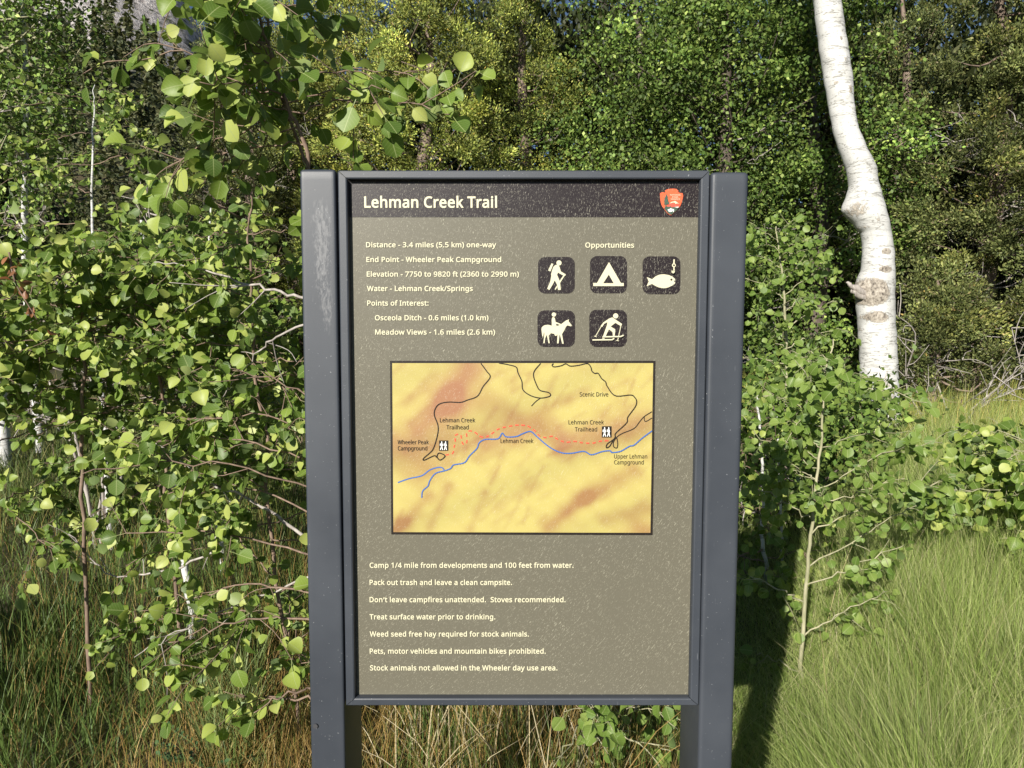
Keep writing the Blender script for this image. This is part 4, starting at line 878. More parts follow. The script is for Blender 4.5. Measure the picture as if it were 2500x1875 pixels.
# unseen aspens added off the left side to shade the grass
sapling('aspen_sapling', 'unseen low aspen sapling added left of the viewpoint to shade the grass', [(-2.85, -.25, -.03), (-2.85, -.23, .4), (-2.83, -.2, .75), (-2.85, -.2, 1.1)], .013, .004,
    auto(rg0, 26, .2, .97, .4, .6, None, el=(0, .3)), 36, leaf=.055, n_obj=0, keep=.6)
sapling('aspen_sapling', 'unseen low aspen sapling added farther left to shade the thicket foot', [(-3.2, .3, -.03), (-3.2, .33, .4), (-3.18, .3, .8), (-3.2, .3, 1.15)], .013, .004,
    auto(rg0, 26, .2, .97, .45, .7, None, el=(0, .3)), 37, leaf=.06, n_obj=0)

# ---------------------------------------------------------------- the big white aspen trunk
def big_trunk():
    Z = [(0, 580, 692), (100, 590, 703), (230, 607, 724), (350, 626, 742), (450, 643, 746), (560, 662, 765), (650, 690, 806), (720, 720, 842), (800, 734, 852), (850, 722, 866), (875, 706, 874), (890, 701, 879), (912, 703, 884), (935, 722, 889), (960, 750, 895), (1000, 784, 905), (1050, 792, 913), (1100, 792, 919), (1170, 784, 920), (1205, 768, 920), (1240, 758, 920), (1290, 764, 918), (1400, 772, 922), (1500, 779, 928), (1600, 782, 932), (1659, 780, 936), (1760, 768, 940), (1900, 752, 952)]
    D = 7.0
    rows = []
    for y, a, b_ in Z:
        f = lambda x: at((1660+x/1.7655)*.8848, y/1.7655*.8848, D)
        A, B = f(a), f(b_); rows.append((A[2], A[0], B[0]))
    rows = np.array(rows)[::-1]
    top = rows[-1]; lean = (rows[-1]-rows[-4])
    ext = [(top[0]+dz, top[1]-.16*dz+.012*dz, top[2]-.16*dz-.012*dz) for dz in (.4, .9, 1.5, 2.2, 2.9)]
    rows = np.vstack([rows, ext])
    zmin = gz(*at(1905, 960, D)[:2])-.15
    rows = np.vstack([[(zmin-.3, rows[0][1]-.04, rows[0][2]+.05)], rows]) if rows[0][0] > zmin else rows
    zs = np.concatenate([np.arange(max(rows[0][0], zmin), rows[-6][0], .018), np.arange(rows[-6][0], rows[-1][0], .12)])
    xl = np.interp(zs, rows[:, 0], rows[:, 1]); xr = np.interp(zs, rows[:, 0], rows[:, 2])
    k = 44; th = np.arange(k)*2*math.pi/k
    ax = (xl+xr)/2; yc = CAM[1]+D
    sm = np.convolve(np.pad(ax, 12, 'edge'), np.ones(25)/25, 'valid')[:len(ax)]
    rl, rr = sm-xl, xr-sm; rd = np.convolve(np.pad((rl+rr)/2, 12, 'edge'), np.ones(25)/25, 'valid')[:len(ax)]
    rgx = np.random.default_rng(3)
    c, s = np.cos(th), np.sin(th)
    rx = np.where(c[None] >= 0, rr[:, None], rl[:, None])
    n1 = 1+.012*np.sin(zs[:, None]*23+th*2)+.010*np.sin(zs[:, None]*41-th*3+1)+rgx.normal(0, .003, (len(zs), k))
    X = sm[:, None]+rx*c*n1; Y = yc+rd[:, None]*s*n1; Zz = np.broadcast_to(zs[:, None], X.shape)
    V = np.stack([X, Y, Zz], -1)
    # scars: centre in photo pixels, size, strength
    sc = np.zeros(X.shape); prot = np.zeros(X.shape)
    def blob(zx, zy, sx, sz, w, bump=0):
        p_ = at((1660+zx/1.7655)*.8848, zy/1.7655*.8848, D-.15)
        nonlocal sc, prot
        e = np.exp(-(((X-p_[0])/sx)**2+((Zz-p_[2])/sz)**2)**2)*(Y < yc+.03)
        sc = np.maximum(sc, w*e); prot = prot+bump*e
    blob(832, 1258, .15, .135, 1.25, .014); blob(760, 1255, .06, .10, 1.2, .025); blob(850, 1365, .11, .06, .95, .005); blob(775, 1340, .05, .13, .8); blob(790, 1420, .05, .05, .7)
    blob(892, 1083, .05, .028, 1.2, .006); blob(885, 1160, .065, .032, 1.25, .008); blob(615, 228, .018, .018, .9, .004); blob(684, 348, .022, .015, .8); blob(740, 380, .02, .05, .75, .01)
    blob(718, 250, .02, .04, .6, .015); blob(715, 905, .05, .06, .8, .018); blob(775, 900, .10, .09, .55, .004); blob(800, 975, .10, .02, .5, .006); blob(850, 940, .03, .06, .5, .006); blob(700, 60, .012, .02, .5, .008); blob(860, 1690, .04, .03, .6); blob(890, 1640, .05, .12, .5); blob(585, 95, .018, .03, .45, .012)
    blob(835, 1930, .14, .20, .75); blob(900, 1700, .07, .12, .6); blob(800, 1600, .03, .03, .7); blob(700, 160, .02, .03, .7, .004); blob(650, 520, .02, .015, .7); blob(900, 1435, .04, .02, .5)
    outw = nrm(np.stack([X-sm[:, None], Y-yc, np.zeros_like(X)], -1))
    rough = rgx.normal(0, 1, X.shape)*.004*np.clip(sc, 0, 1)
    V = V+outw*(prot+rough)[..., None]
    n = len(zs); i = np.arange(n-1)[:, None]*k; j = np.arange(k)[None]; j2 = (j+1) % k
    q = np.stack([i+j, i+j2, i+k+j2, i+k+j], -1).reshape(-1, 4)
    base = np.array([sm[6], yc, gz(sm[6], yc)])
    root = empty('aspen_tree', base, 'mature aspen with crooked white trunk and grey bark scars right of the sign', 'tree')
    link('trunk', mesh_np('trunk', V.reshape(-1, 3), [q], attrs={'scar': sc.ravel()}, smooth=True), M_ASPEN, root)
    # crown above the frame
    tip = np.array([sm[-1], yc, zs[-1]])
    g = Geo(); rg = np.random.default_rng(8); pts = []; out = []
    for b_ in range(26):
        p0 = np.array([np.interp(h, zs, sm) for h in [0]])[0]
        h = rng_h = rg.uniform(zs[-1]-1.9, zs[-1]); p0 = np.array([np.interp(h, zs, sm), yc, h])
        a = rg.uniform(0, 6.28); ln = rg.uniform(.6, 1.3)
        d = np.array([math.cos(a), math.sin(a), rg.uniform(.2, .8)])
        pa = spline([p0, p0+d*ln*.5, p0+d*ln+np.array([0, 0, -.05])], 8); g.tube(pa, np.linspace(.016, .004, 8), 5)
        for _ in range(60):
            t = rg.uniform(.3, 1); pts.append(pa[int(t*7)]+rg.normal(0, .13, 3)); out.append(nrm(rg.normal(0, 1, 3)))
    link('branches', g.mesh('branches'), M_STEM, root)
    place_leaves(root, np.array(pts), np.array(out), .05, rg, M_LEAF, 0)
    # bark spike at the old scar
    pA = at((1660+772/1.7655)*.8848, 1252/1.7655*.8848, D-.12); pB = at((1660+716/1.7655)*.8848, 1216/1.7655*.8848, D-.12)
    g = Geo()
    for dz, r_, ex in ((-.01, .040, 1.0), (-.055, .030, .7)):
        pt = spline([pA+np.array([.10, .04, dz-.02]), pA+(pB-pA)*.5*ex+np.array([0, 0, dz]), pA+(pB-pA)*ex+np.array([0, 0, dz+.012])], 9)
        pt[2:] += rg.normal(0, .007, (7, 3)); g.tube(pt, np.linspace(r_, .007, 9)*np.clip(rg.normal(1, .25, 9), .6, 1.4), 6)
    link('broken_limb', g.mesh('broken_limb'), M_DEAD, root)
big_trunk()

# ---------------------------------------------------------------- background trees
def kites(c, ax, nm, ln, wd):
    """one kite-shaped leaf quad each"""
    y = nrm(ax); x = nrm(np.cross(y, nm)); z = np.cross(x, y)
    ln = ln[:, None]; wd = wd[:, None]
    v = np.stack([c-y*ln*.5, c+x*wd*.5-y*ln*.05+z*wd*.12, c+y*ln*.5, c-x*wd*.5-y*ln*.05+z*wd*.12], 1)
    f = (np.arange(len(c))*4)[:, None]+np.arange(4)[None]
    return v.reshape(-1, 3), f
def palette(rg, n, cols, w, per=1):
    cols = np.array(cols); k = rg.choice(len(cols), n, p=np.array(w)/sum(w))
    return cols[k]*np.exp(rg.normal(0, .18, (n, 1)))
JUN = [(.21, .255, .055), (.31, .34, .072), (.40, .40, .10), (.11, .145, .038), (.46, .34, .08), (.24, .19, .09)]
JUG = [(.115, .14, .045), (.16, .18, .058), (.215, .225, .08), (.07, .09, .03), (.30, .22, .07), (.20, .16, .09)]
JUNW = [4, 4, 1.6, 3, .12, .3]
LEA = [(.065, .115, .022), (.105, .165, .032), (.165, .23, .048), (.24, .30, .075)]
LEAW = [4, 4, 2.5, 1]
DRK = [(.025, .036, .012), (.042, .052, .016), (.065, .07, .02)]
def tree(name, label, px, d, width, ztop, zlow, seed, style, nclump, per, cols, w, cat='tree', group=None, bare=10, lean=0., crown_name='crown', tr=None):
    rg = np.random.default_rng(seed)
    b0 = at(px, 900, d); x0, y0 = b0[0], b0[1]; z0 = gz(x0, y0)
    root = empty(name, (x0, y0, z0), label, cat, group)
    H = ztop-z0
    stem = spline([(x0, y0, z0-.1), (x0+lean*.3+rg.normal(0, .1), y0+rg.normal(0, .1), z0+H*.35), (x0+lean*.7+rg.normal(0, .15), y0+rg.normal(0, .1), z0+H*.7), (x0+lean, y0, z0+H*.97)], 26)
    g = Geo(); g.tube(stem, np.linspace(tr or .045*H/2+.03, .012, 26), 9)
    bm_ = M_BARK if style == 'juniper' else (M_DARKBARK if style in ('dark', 'leafy') else M_ASPEN)
    link('trunk', g.mesh('trunk'), bm_, root)
    # clump centres through the crown's volume, denser near its skin
    u = nrm(rg.normal(0, 1, (nclump, 3))); rr = rg.uniform(.35, 1, nclump)**.55
    back = (u[:, 1] > .15) & (rg.random(nclump) < .5); u[back, 1] *= -1
    cz = (ztop+zlow)/2; hz = (ztop-zlow)/2
    if style == 'juniper': rr = rg.uniform(.45, 1, nclump)**.45
    shape = rg.uniform(.72, 1.18, nclump)
    C = np.stack([u[:, 0]*width/2*rr*shape, u[:, 1]*width/2*rr*shape, u[:, 2]*hz*rr], 1)
    rel = (C[:, 2]+hz)/(2*hz)
    if style in ('juniper', 'dark'): C[:, :2] *= (1.15-.65*rel)[:, None]
    C += np.array([x0, y0, cz])
    C[:, 0] += np.interp(C[:, 2], stem[:, 2], stem[:, 0])-x0
    C[:, 2] = np.maximum(C[:, 2], ground_z(C[:, 0], C[:, 1])+.15)
    outd = nrm((C-np.array([x0, y0, cz]))*np.array([1, 1, .4])+np.array([0, 0, .25]))
    # limbs to the clumps
    g = Geo(); gb = Geo()
    for k in range(nclump):
        if rg.random() < (.42 if style != 'dark' else .15):
            h = max(z0+.15, C[k, 2]-np.linalg.norm(C[k, :2]-np.array([x0, y0]))*rg.uniform(.2, .6)); i_ = np.argmin(abs(stem[:, 2]-h)); p0 = stem[i_]
            mid = (p0+C[k])/2+np.array([0, 0, -.08])+rg.normal(0, .07, 3)
            pa = spline([p0, mid, C[k]+outd[k]*.05], 7); g.tube(pa, np.linspace(.018, .005, 7), 4)
    for k in range(bare):
        i_ = rg.integers(2, 14); p0 = stem[i_]; a = rg.uniform(0, 6.28) if k % 2 else rg.uniform(math.pi*.9, math.pi*2.1)
        ln = rg.uniform(.4, .75)*width/2
        dd = np.array([math.cos(a), math.sin(a), rg.uniform(-.25, .5)])
        pa = spline([p0, p0+dd*ln*.5+rg.normal(0, .06, 3), p0+dd*ln+rg.normal(0, .1, 3)], 8); gb.tube(pa, np.linspace(.014, .003, 8), 4)
        for _ in range(7):
            q_ = pa[rg.integers(3, 8)]; e_ = q_+nrm(dd+rg.normal(0, .8, 3))*rg.uniform(.12, .35)
            gb.tube(spline([q_, (q_+e_)/2+rg.normal(0, .02, 3), e_], 5), np.linspace(.006, .002, 5), 3)
    if g.n: tag(link('limbs', g.mesh('limbs'), bm_ if style != 'aspen' else M_STEM, root), kind='stuff')
    if gb.n: tag(link('dead_twigs', gb.mesh('dead_twigs'), M_DEAD, root), kind='stuff')
    # foliage
    n = nclump*per
    idx = np.repeat(np.arange(nclump), per)
    cr = rg.uniform(.14, .33, nclump) if style != 'leafy' else rg.uniform(.14, .34, nclump)
    if style == 'dark': cr = cr*(2.1 if px > 800 else 1.7)
    if style == 'juniper':
        ns = 13
        sub = nrm(rg.normal(0, 1, (nclump, ns, 3))+outd[:, None]*.5)*cr[:, None, None]*rg.uniform(.3, 1.15, (nclump, ns, 1))*np.array([1, 1, .7])
        si = rg.integers(0, ns, n); so_ = sub[idx, si]
        off = so_+rg.normal(0, 1, (n, 3))*(.025+.10*cr[idx, None])
        c = C[idx]+off; ax = nrm(nrm(off-so_*.6)*.9+outd[idx]*.25+np.array([0, 0, .25])+rg.normal(0, .45, (n, 3))); nm = rg.normal(0, 1, (n, 3))+TO_SUN*.6
        ln, wd = rg.uniform(.026, .058, n), rg.uniform(.013, .024, n)
        subt = np.exp(rg.normal(0, .22, (nclump, ns)))
    elif style == 'dark':
        off = rg.normal(0, 1, (n, 3))*cr[idx, None]*np.array([.9, .9, .45]); c = C[idx]+off
        ax = nrm(outd[idx]+rg.normal(0, .5, (n, 3))+np.array([0, 0, -.1])); nm = rg.normal(0, 1, (n, 3)); ln, wd = rg.uniform(.12, .26, n), rg.uniform(.05, .09, n)
    else:
        off = rg.normal(0, 1, (n, 3))*cr[idx, None]*np.array([.75, .75, .5]); c = C[idx]+off
        ax = nrm(rg.normal(0, .7, (n, 3))+outd[idx]*.5+np.array([0, 0, -.5])); nm = rg.normal(0, 1, (n, 3))+TO_SUN*.8+np.array([0, 0, .5])
        s_ = .052 if style == 'leafy' else .048
        ln = rg.uniform(.7, 1.25, n)*s_; wd = ln*rg.uniform(.55, .85, n)
    keep = c[:, 2] > ground_z(c[:, 0], c[:, 1])+.03
    c, ax, nm, ln, wd, idx = c[keep], ax[keep], nm[keep], ln[keep], wd[keep], idx[keep]
    v, f = kites(c, ax, nm, ln, wd)
    tint = np.exp(rg.normal(0, .26, (nclump, 1)))*np.array([1, 1, 1])
    shift = rg.random(nclump) < .12
    col = palette(rg, len(c), cols, w)*tint[idx]
    if style == 'juniper': col = col*subt[idx, si[keep]][:, None]
    if style == 'juniper': col[shift[idx]] = col[shift[idx]]*np.array([1.15, 1.08, .9])
    tag(link(crown_name, mesh_np(crown_name, v, [f], cols=np.repeat(col, 4, 0)), M_FOL, root), kind='stuff')
    return root
J, LF, DK = 'juniper', 'leafy', 'dark'
tree('juniper_tree', 'yellow green juniper behind the sign, left of the leafy trees', 920, 9.6, 3.0, 6.6, .7, 101, J, 150, 520, JUN, JUNW)
tree('juniper_tree', 'lower bright juniper peeking over the middle of the sign top', 1030, 8.4, 1.7, 3.3, .6, 102, J, 85, 520, JUN, [4, 5, 3, 2, .2, .2])
tree('juniper_tree', 'tall juniper with orange tinged sprays and blue sky showing through', 760, 11.0, 2.8, 6.9, .9, 103, J, 130, 420, JUN, [3, 4, 2.4, 2, .4, .4], bare=18)
tree('juniper_tree', 'shaded juniper with many dead twigs above the centre of the sign', 1140, 10.8, 2.4, 7.2, .9, 104, J, 115, 460, JUN, [4, 3, 1, 4, .1, .4], bare=22)
tree('leafy_tree', 'broadleaf tree with dark green leaves left of the right post', 1330, 10.2, 2.9, 7.2, .7, 105, LF, 130, 205, LEA, LEAW)
tree('leafy_tree', 'broadleaf tree with glossy leaves directly above the right post', 1540, 9.2, 2.7, 6.6, .6, 106, LF, 130, 210, LEA, LEAW)
tree('leafy_tree', 'broadleaf tree close behind the crooked white trunk', 1740, 9.6, 2.7, 6.8, .6, 107, LF, 130, 195, LEA, LEAW)
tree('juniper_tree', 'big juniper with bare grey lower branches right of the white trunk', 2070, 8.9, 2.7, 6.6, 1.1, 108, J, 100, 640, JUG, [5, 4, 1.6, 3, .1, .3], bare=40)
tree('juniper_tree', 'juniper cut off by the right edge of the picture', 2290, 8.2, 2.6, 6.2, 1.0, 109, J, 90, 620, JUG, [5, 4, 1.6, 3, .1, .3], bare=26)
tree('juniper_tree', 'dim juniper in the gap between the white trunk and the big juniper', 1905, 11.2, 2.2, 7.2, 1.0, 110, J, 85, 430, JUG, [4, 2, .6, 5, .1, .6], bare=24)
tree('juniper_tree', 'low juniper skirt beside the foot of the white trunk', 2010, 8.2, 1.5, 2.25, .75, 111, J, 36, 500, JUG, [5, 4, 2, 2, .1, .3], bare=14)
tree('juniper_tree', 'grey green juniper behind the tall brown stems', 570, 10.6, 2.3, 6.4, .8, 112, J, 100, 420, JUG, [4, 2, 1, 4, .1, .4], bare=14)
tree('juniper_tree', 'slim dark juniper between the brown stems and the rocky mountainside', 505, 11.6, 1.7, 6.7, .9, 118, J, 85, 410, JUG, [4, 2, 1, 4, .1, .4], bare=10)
tree('juniper_tree', 'olive juniper between the left post and the blue sky patches', 655, 12.4, 2.3, 7.5, .9, 119, J, 110, 430, JUN, [4, 3, 1.5, 3, .2, .3], bare=14)
tree('leafy_shrub', 'low dark leafed shrub in the shade close behind the right post', 1655, 4.7, 1.0, 1.15, .35, 121, LF, 46, 90, LEA, LEAW, cat='shrub', bare=6)
tree('leafy_shrub', 'low shrub at the foot of the white trunk on its left side', 1800, 6.2, .95, 1.12, .5, 122, LF, 46, 80, LEA, LEAW, cat='shrub', bare=6)
tree('leafy_shrub', 'sunlit round shrub in the clearing beyond the thicket', 430, 8.2, 1.6, 2.9, .6, 113, LF, 90, 120, LEA, LEAW, cat='shrub', bare=4)
tree('leafy_shrub', 'grey green shrub below the rocky mountainside', 310, 10.0, 2.0, 3.3, .8, 114, LF, 90, 120, [(.06, .075, .03), (.10, .115, .045), (.14, .15, .06)], [3, 3, 2], cat='shrub', bare=12)
ASP = [(.085, .15, .028), (.13, .21, .04), (.21, .30, .065), (.31, .38, .11)]
tree('aspen_tree', 'aspen with white trunk at the far left edge', 9, 6.2, 1.6, 5.8, 2.9, 115, 'aspen', 80, 36, ASP, [3, 4, 3, 1], bare=4, tr=.052)
tree('aspen_tree', 'thin aspen with small leaves left of the mountain gap', 85, 6.8, .9, 5.4, 2.6, 116, 'aspen', 95, 50, ASP, [3, 4, 3, 1], bare=16, tr=.04)
tree('aspen_tree', 'aspen behind the thicket in the upper left corner', -90, 8.2, 2.3, 6.2, 2.3, 117, 'aspen', 120, 60, ASP, [4, 4, 2, 1], bare=10, tr=.06)
for k, (px, d, wd, zt, lab) in enumerate((
        (-260, 13, 2.6, 6.9, 'dark evergreen at the far left behind the corner aspen'), (-60, 12.5, 2.0, 5.8, 'dark evergreen behind the thin aspen in the upper left'),
        (250, 14, 2.2, 3.9, 'short dark evergreen below the rocky mountainside'), (440, 14, 1.8, 4.4, 'short dark evergreen just right of the mountain gap'),
        (620, 13.5, 2.0, 6.2, 'dark evergreen behind the grey green juniper and brown stems'), (690, 15, 2.6, 7.4, 'dark evergreen rising behind the left post of the sign'),
        (900, 14, 3.2, 7.8, 'dark evergreen hidden behind the yellow green juniper'), (1100, 13.5, 3.4, 8.0, 'dark evergreen above the middle of the sign header'),
        (1300, 14, 3.4, 8.2, 'dark evergreen behind the broadleaf tree left of the emblem'), (1500, 13, 3.4, 8.0, 'dark evergreen above the emblem end of the sign'),
        (1700, 13.5, 3.4, 8.0, 'dark evergreen showing left of the white trunk top'), (1900, 13, 3.4, 7.6, 'dark evergreen showing right of the white trunk top'),
        (2100, 12.5, 3.4, 7.6, 'dark evergreen behind the big juniper with bare branches'), (2300, 12, 3.4, 7.4, 'dark evergreen behind the juniper at the right edge'))):
    tree('evergreen_tree', lab, px, d, wd, zt, .9, 200+k, DK, 115, 120 if px > 800 else 75, DRK, [3, 3, 1.2], group='dark evergreens in the back row', bare=0)

# far-off wood on the mountainside
rg = np.random.default_rng(77); V, F, Cc, off = [], [], [], 0
for _ in range(900):
    d = 17*(135/17)**rg.random()**.6; x = rg.uniform(-.75, -.28)*d; y = d-1.2; z = gz(x, y)
    if z > rg.uniform(24, 29) and rg.random() < .93: continue
    h = min(rg.uniform(2.5, 6), .075*d)
    n = 60; t = rg.uniform(0, 1, n)**.7; a = rg.uniform(0, 6.28, n); r = (1-t)*h*.2*rg.uniform(.3, 1, n)
    c = np.stack([x+r*np.cos(a), y+r*np.sin(a), z+.2+t*h], 1)
    v, f = kites(c, nrm(np.stack([np.cos(a), np.sin(a), np.full(n, -.4)], 1)), rg.normal(0, 1, (n, 3)), rg.uniform(.006, .013, n)*d, rg.uniform(.004, .008, n)*d)
    V.append(v); F.append(f+off); off += len(v); Cc.append(np.repeat(palette(rg, n, [(.07, .085, .04), (.11, .115, .05), (.15, .145, .07)], [3, 2, 1]), 4, 0))
tag(link('forest', mesh_np('forest', np.vstack(V), [np.vstack(F)], cols=np.vstack(Cc)), M_FOL), 'far conifer wood on the mountainside', kind='stuff')

# bare twiggy shrub beneath the upper left aspens
def twiggy(name, label, base, h, seed, n, m, cat, spread=.6):
    rg = np.random.default_rng(seed); root = empty(name, base, label, cat)
    for _ in range(n):
        a = rg.uniform(0, 6.28); d = np.array([math.cos(a)*spread, math.sin(a)*spread, rg.uniform(.6, 1.2)]); ln = h*rg.uniform(.6, 1.1)
        p0 = np.array(base)+np.array([rg.normal(0, .04), rg.normal(0, .04), -.03])
        pa = spline([p0, p0+d*ln*.45+rg.normal(0, .05, 3), p0+d*ln*.8+rg.normal(0, .1, 3), p0+d*ln+rg.normal(0, .15, 3)], 14)
        g = Geo(); g.tube(pa, np.linspace(.012, .003, 14), 5)
        for _ in range(9):
            q_ = pa[rg.integers(5, 14)]; e_ = q_+nrm(d+rg.normal(0, .8, 3))*rg.uniform(.15, .45)
            g.tube(spline([q_, (q_+e_)/2+rg.normal(0, .03, 3), e_], 6), np.linspace(.006, .002, 6), 4)
        link('branch', g.mesh('branch'), m, root)
p = foot(205, 700, 4.4); twiggy('bare_shrub', 'leafless tan shrub with forking twigs beside the thin aspen', p, 2.35, 41, 8, M_DEAD, 'shrub', .17)
p = foot(2040, 900, 7.6); twiggy('bare_shrub', 'tangled grey dead brush under the big juniper', p, 1.15, 42, 9, M_DEAD, 'shrub', .9)

# dead branches and sticks near the ground
def stick(label, pts, r, seed, forks=4):
    rg = np.random.default_rng(seed); pa = spline(pts, 22); pa[1:] += rg.normal(0, .004, (21, 3))
    root = empty('dead_branch', pa[0], label, 'branch', 'dead branches in the thicket')
    g = Geo(); g.tube(pa, np.linspace(r, r*.35, 22), 6); link('limb', g.mesh('limb'), M_DEAD, root)
    for _ in range(forks):
        k = rg.integers(6, 20); d = nrm(pa[k]-pa[k-1]); e_ = pa[k]+nrm(d+rg.normal(0, .6, 3))*rg.uniform(.08, .25)
        g = Geo(); g.tube(spline([pa[k], (pa[k]+e_)/2+rg.normal(0, .01, 3), e_], 7), np.linspace(r*.5, r*.2, 7), 4); link('twig', g.mesh('twig'), M_DEAD, root)
stick('long bare branch slanting from the left post up into the thicket', [at(700, 1190, 2.15), at(560, 1090, 2.2), at(450, 1040, 2.2), at(340, 955, 2.25)], .006, 51)
stick('pale bare branch pointing left from high on the left post', [at(665, 645, 2.0), at(560, 622, 2.05), at(440, 585, 2.1), at(330, 565, 2.1)], .0045, 52)
stick('thin grey branch hanging low over the brown grass', [at(700, 1235, 2.2), at(560, 1290, 2.25), at(420, 1345, 2.3), at(290, 1420, 2.35)], .004, 53)
stick('dead branch arching across the shade below the leaves', [at(480, 1190, 2.6), at(330, 1240, 2.6), at(230, 1235, 2.6), at(150, 1150, 2.6)], .0045, 54)
stick('bare branch rising from the left post beside the map', [at(680, 690, 2.1), at(600, 730, 2.1), at(540, 780, 2.15), at(480, 860, 2.2)], .004, 55, 3)

# dead brown leaves caught at the left edge
rg = np.random.default_rng(60); root = empty('dead_sprig', at(45, 600, 1.9), 'sprig of shrivelled brown leaves hanging at the left edge of the thicket', 'sprig')
g = Geo(); top = at(20, 545, 1.9); bot = at(80, 690, 1.9); pa = spline([top, (top+bot)/2+np.array([-.02, 0, .01]), bot], 12); g.tube(pa, np.linspace(.003, .0015, 12), 5); link('twig', g.mesh('twig'), M_TWIG, root)
dm = leaf_meshes(M_DEADLEAF)
for k in range(26):
    o = bpy.data.objects.new('leaf', dm[k % 8]); COL.objects.link(o); o.parent = root
    p_ = pa[rg.integers(2, 12)]+rg.normal(0, .018, 3)-np.array(root.location); Fm = frames(nrm(rg.normal(0, 1, 3)+np.array([0, 0, -.6])), rg.normal(0, 1, 3))
    M = np.eye(4); M[:3, :3] = Fm*rg.uniform(.015, .028)*np.array([.6, 1, 1]); M[:3, 3] = p_; o.matrix_basis = Matrix(M.tolist())

# ---------------------------------------------------------------- grass
def blades(rg, x, y, h, wdt, bend, cols, lean=(0, 0), segs=3, up=1.0):
    n = len(x); z = ground_z(x, y)-.01
    a = rg.uniform(0, 2*math.pi, n); dirx, diry = np.cos(a)*bend+lean[0]*h, np.sin(a)*bend+lean[1]*h
    base = np.stack([x, y, z], 1)
    T_ = np.linspace(0, 1, segs+1)
    wa = rg.uniform(0, math.pi, n); wx, wy = np.cos(wa), np.sin(wa)
    rows = []
    for t in T_:
        c = base+np.stack([dirx*t**2.0, diry*t**2.0, h*(t-.22*np.hypot(dirx, diry)/np.maximum(h, .01)*t*t)], 1)
        if t < 1:
            w = wdt*(1-.75*t)*.5; o = np.stack([wx*w, wy*w, np.zeros(n)], 1); rows += [c-o, c+o]
        else: rows.append(c)
    v = np.stack(rows, 1); k = v.shape[1]
    st = (np.arange(n)*k)[:, None]
    q = np.vstack([st+np.array([[2*s, 2*s+1, 2*s+3, 2*s+2]]) for s in range(segs-1)])
    t_ = st+np.array([[2*segs-2, 2*segs-1, 2*segs]])
    return v.reshape(-1, 3), q, t_, np.repeat(cols, k, 0)
def grass(name, label, seed, n, xr, yr, h, wdt, bend, cols, w, lean=(0, 0), pred=None, power=1.0, clump=0, segs=3, hmod=None):
    rg = np.random.default_rng(seed)
    d0, d1 = yr[0]-CAM[1], yr[1]-CAM[1]
    u = rg.random(n); d = d0*(d1/d0)**u if power == 1 else d0+(d1-d0)*u
    y = CAM[1]+d
    x = rg.uniform(xr[0], xr[1], n)*(d if xr[2] else 1)
    if clump:
        x += .05*np.sin(17*x+3*y)*clump; y += .05*np.sin(15*y+5*x)*clump
        x += rg.normal(0, .03, n)*clump
    if pred is not None:
        kx = pred(x, y, rg); x, y = x[kx], y[kx]
    n = len(x)
    hh = rg.uniform(h[0], h[1], n)*np.clip(1+.25*np.sin(2.3*x+1)*np.sin(1.9*y)+.15*np.sin(7*x+2*y), .5, 1.5)
    if hmod is not None: hh = hh*hmod(x, y)
    ww = rg.uniform(wdt[0], wdt[1], n)*(1+.10*(y-CAM[1]))
    v, q, t_, c = blades(rg, x, y, hh, ww, rg.uniform(bend[0], bend[1], n), palette(rg, n, cols, w), lean, segs)
    return tag(link(name, mesh_np(name, v, [q, t_], cols=c), M_GRASS), label, kind='stuff')
GG = [(.25, .345, .075), (.32, .41, .11), (.44, .48, .18), (.56, .52, .29), (.14, .22, .045)]
def not_front(x, y, rg): return (y > .25) | (np.abs(x) > .45)
# right: a dense fine-bladed meadow
grass('meadow_grass', 'dense fine green grass right of the sign', 301, 70000, (.20, .95, 1), (.25, 5.6), (.34, .62), (.0011, .0021), (.05, .30), GG, [3, 4, 3, 1.2, 2], lean=(-.10, -.04), pred=lambda x, y, r: x > .50+.12*np.sin(3*y), segs=4, hmod=lambda x, y: np.clip(.42+((x/(y-CAM[1]))-.40)*3.2, .38, 1.1))
grass('seed_grass', 'scattered pale dry stalks standing above the green grass on the right', 309, 420, (.44, .85, 1), (.3, 4.0), (.40, .70), (.0014, .0024), (.08, .40), [(.60, .52, .30), (.50, .42, .2), (.66, .62, .40)], [2, 2, 1], segs=4, pred=lambda x, y, r: x > .9)
grass('tall_grass', 'yellow green grass in the sunlit clearing behind the white trunk', 302, 20000, (-.15, .95, 1), (4.6, 9.5), (.25, .55), (.003, .006), (.05, .25), [(.30, .33, .075), (.44, .41, .10), (.52, .44, .15), (.18, .24, .05)], [3, 3, 2, 1.5], pred=lambda x, y, r: x > -1.2)
# left: brown sedge and dark green blades
BR = [(.32, .20, .065), (.44, .29, .10), (.27, .205, .06), (.19, .21, .05), (.56, .42, .18)]
grass('brown_grass', 'thin brown and orange sedge stems left of the sign', 303, 26000, (-.75, .32, 1), (.35, 3.6), (.15, .36), (.0015, .0026), (.03, .18), BR, [3, 3, 2, 3, 1], pred=lambda x, y, r: (r.random(len(x)) < np.clip(1.6+x*.9, .25, 1)*np.where(x > -.42, .55, 1)) & (x < .62) & not_front(x, y, r))
grass('dark_grass', 'dark green upright grass blades under the thicket', 304, 16000, (-.85, .30, 1), (.4, 5.2), (.14, .36), (.0028, .0055), (.03, .15), [(.08, .13, .03), (.11, .17, .042), (.16, .21, .06)], [3, 3, 1], pred=lambda x, y, r: (r.random(len(x)) < np.where(x < -1.15-.2*np.sin(2*y), 1.0, np.where(x > -.45, .55, .14))) & (x < .7) & not_front(x, y, r))
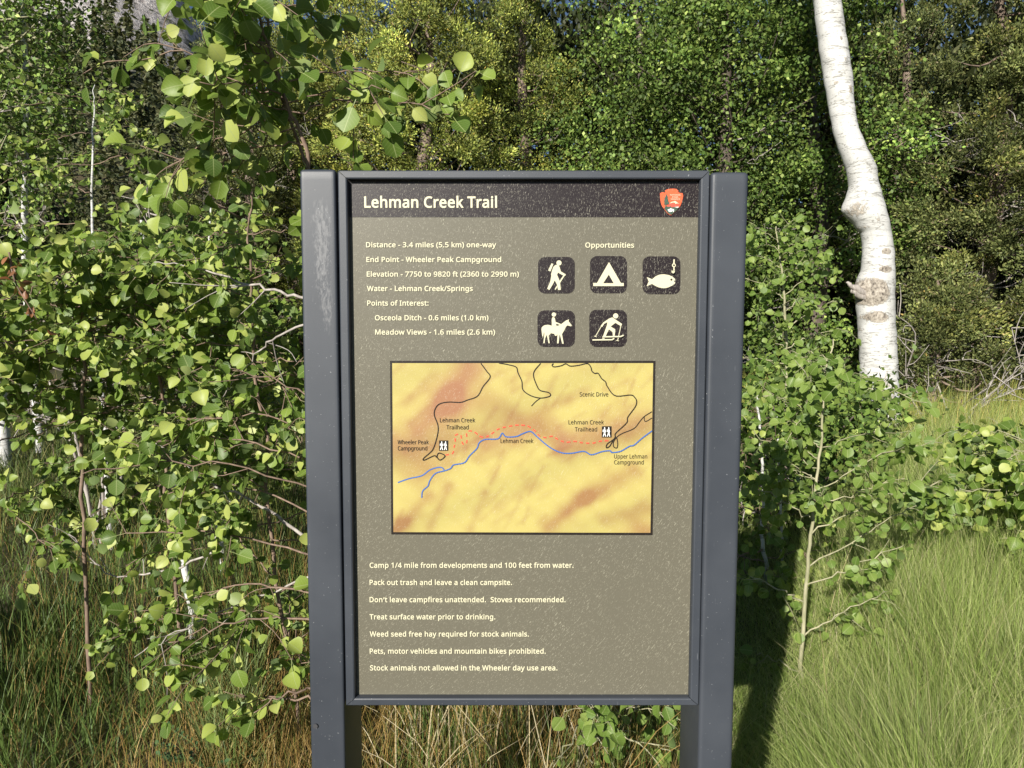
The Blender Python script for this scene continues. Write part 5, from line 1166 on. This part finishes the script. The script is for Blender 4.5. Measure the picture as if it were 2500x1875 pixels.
grass('foreground_grass', 'short mixed grass around the feet of the posts', 305, 9000, (-1.4, 1.6, 0), (-.9, .6), (.10, .24), (.0018, .0035), (.03, .12), BR+GG, [1]*10, power=0)
grass('back_grass', 'thin grass between the thicket and the far trees', 306, 13000, (-.9, .2, 1), (3.4, 9.0), (.18, .40), (.003, .006), (.04, .18), [(.07, .10, .025), (.12, .14, .035), (.18, .17, .06)], [2, 2, 1])
grass('dry_grass', 'pale bleached straws bent over under the sign panel', 307, 260, (-.20, .16, 1), (.55, 1.5), (.25, .55), (.0028, .006), (.10, .38), [(.46, .38, .22), (.58, .50, .33), (.40, .27, .10)], [2, 2, 1], segs=4)
grass('wild_grass', 'bright green broad blades in a tuft on the left grass', 308, 420, (-.46, -.38, 1), (1.0, 1.6), (.2, .36), (.004, .007), (.04, .16), [(.12, .17, .05), (.18, .23, .08)], [1, 1])
rg = np.random.default_rng(61)

# small pinnate-leaved weed in the brown grass
p = foot(480, 1640, 2.25); root = empty('vetch_plant', p, 'small weed with paired leaflets in the brown grass left of the post', 'plant')
m, nt, b = mat('vetch_leaf'); b.inputs['Base Color'].default_value = (.06, .12, .045, 1); b.inputs['Roughness'].default_value = .5; M_VETCH = m
rg = np.random.default_rng(62)
lv = np.array([(0, 0, 0), (.28, .35, .03), (.22, .75, .02), (0, 1, 0), (-.22, .75, .02), (-.28, .35, .03)], float)
lme = mesh_np('leaflet', lv, [np.array([(0, 1, 2, 3), (0, 3, 4, 5)])]); lme.materials.append(M_VETCH)
for s in range(11):
    a = rg.uniform(0, 6.28); d = np.array([math.cos(a)*.7, math.sin(a)*.7, 1.0]); ln = rg.uniform(.12, .22)
    pa = spline([p, p+d*ln*.6, p+d*ln+np.array([math.cos(a), math.sin(a), -.3])*.05], 14); g = Geo(); g.tube(pa, np.linspace(.0016, .0008, 14), 4); st = link('stem', g.mesh('stem'), M_VETCH, root)
    for k in range(4, 14):
        tg = nrm(pa[k]-pa[k-1]); sd = nrm(np.cross(tg, [0, 0, 1]))
        for sg in (-1, 1):
            o = bpy.data.objects.new('leaflet', lme); COL.objects.link(o); o.parent = root
            Fm = frames(nrm(sd*sg+tg*.4), np.array([0, -.4, 1.])+rg.normal(0, .2, 3)); M = np.eye(4); M[:3, :3] = Fm*rg.uniform(.016, .024); M[:3, 3] = pa[k]-p; o.matrix_basis = Matrix(M.tolist())
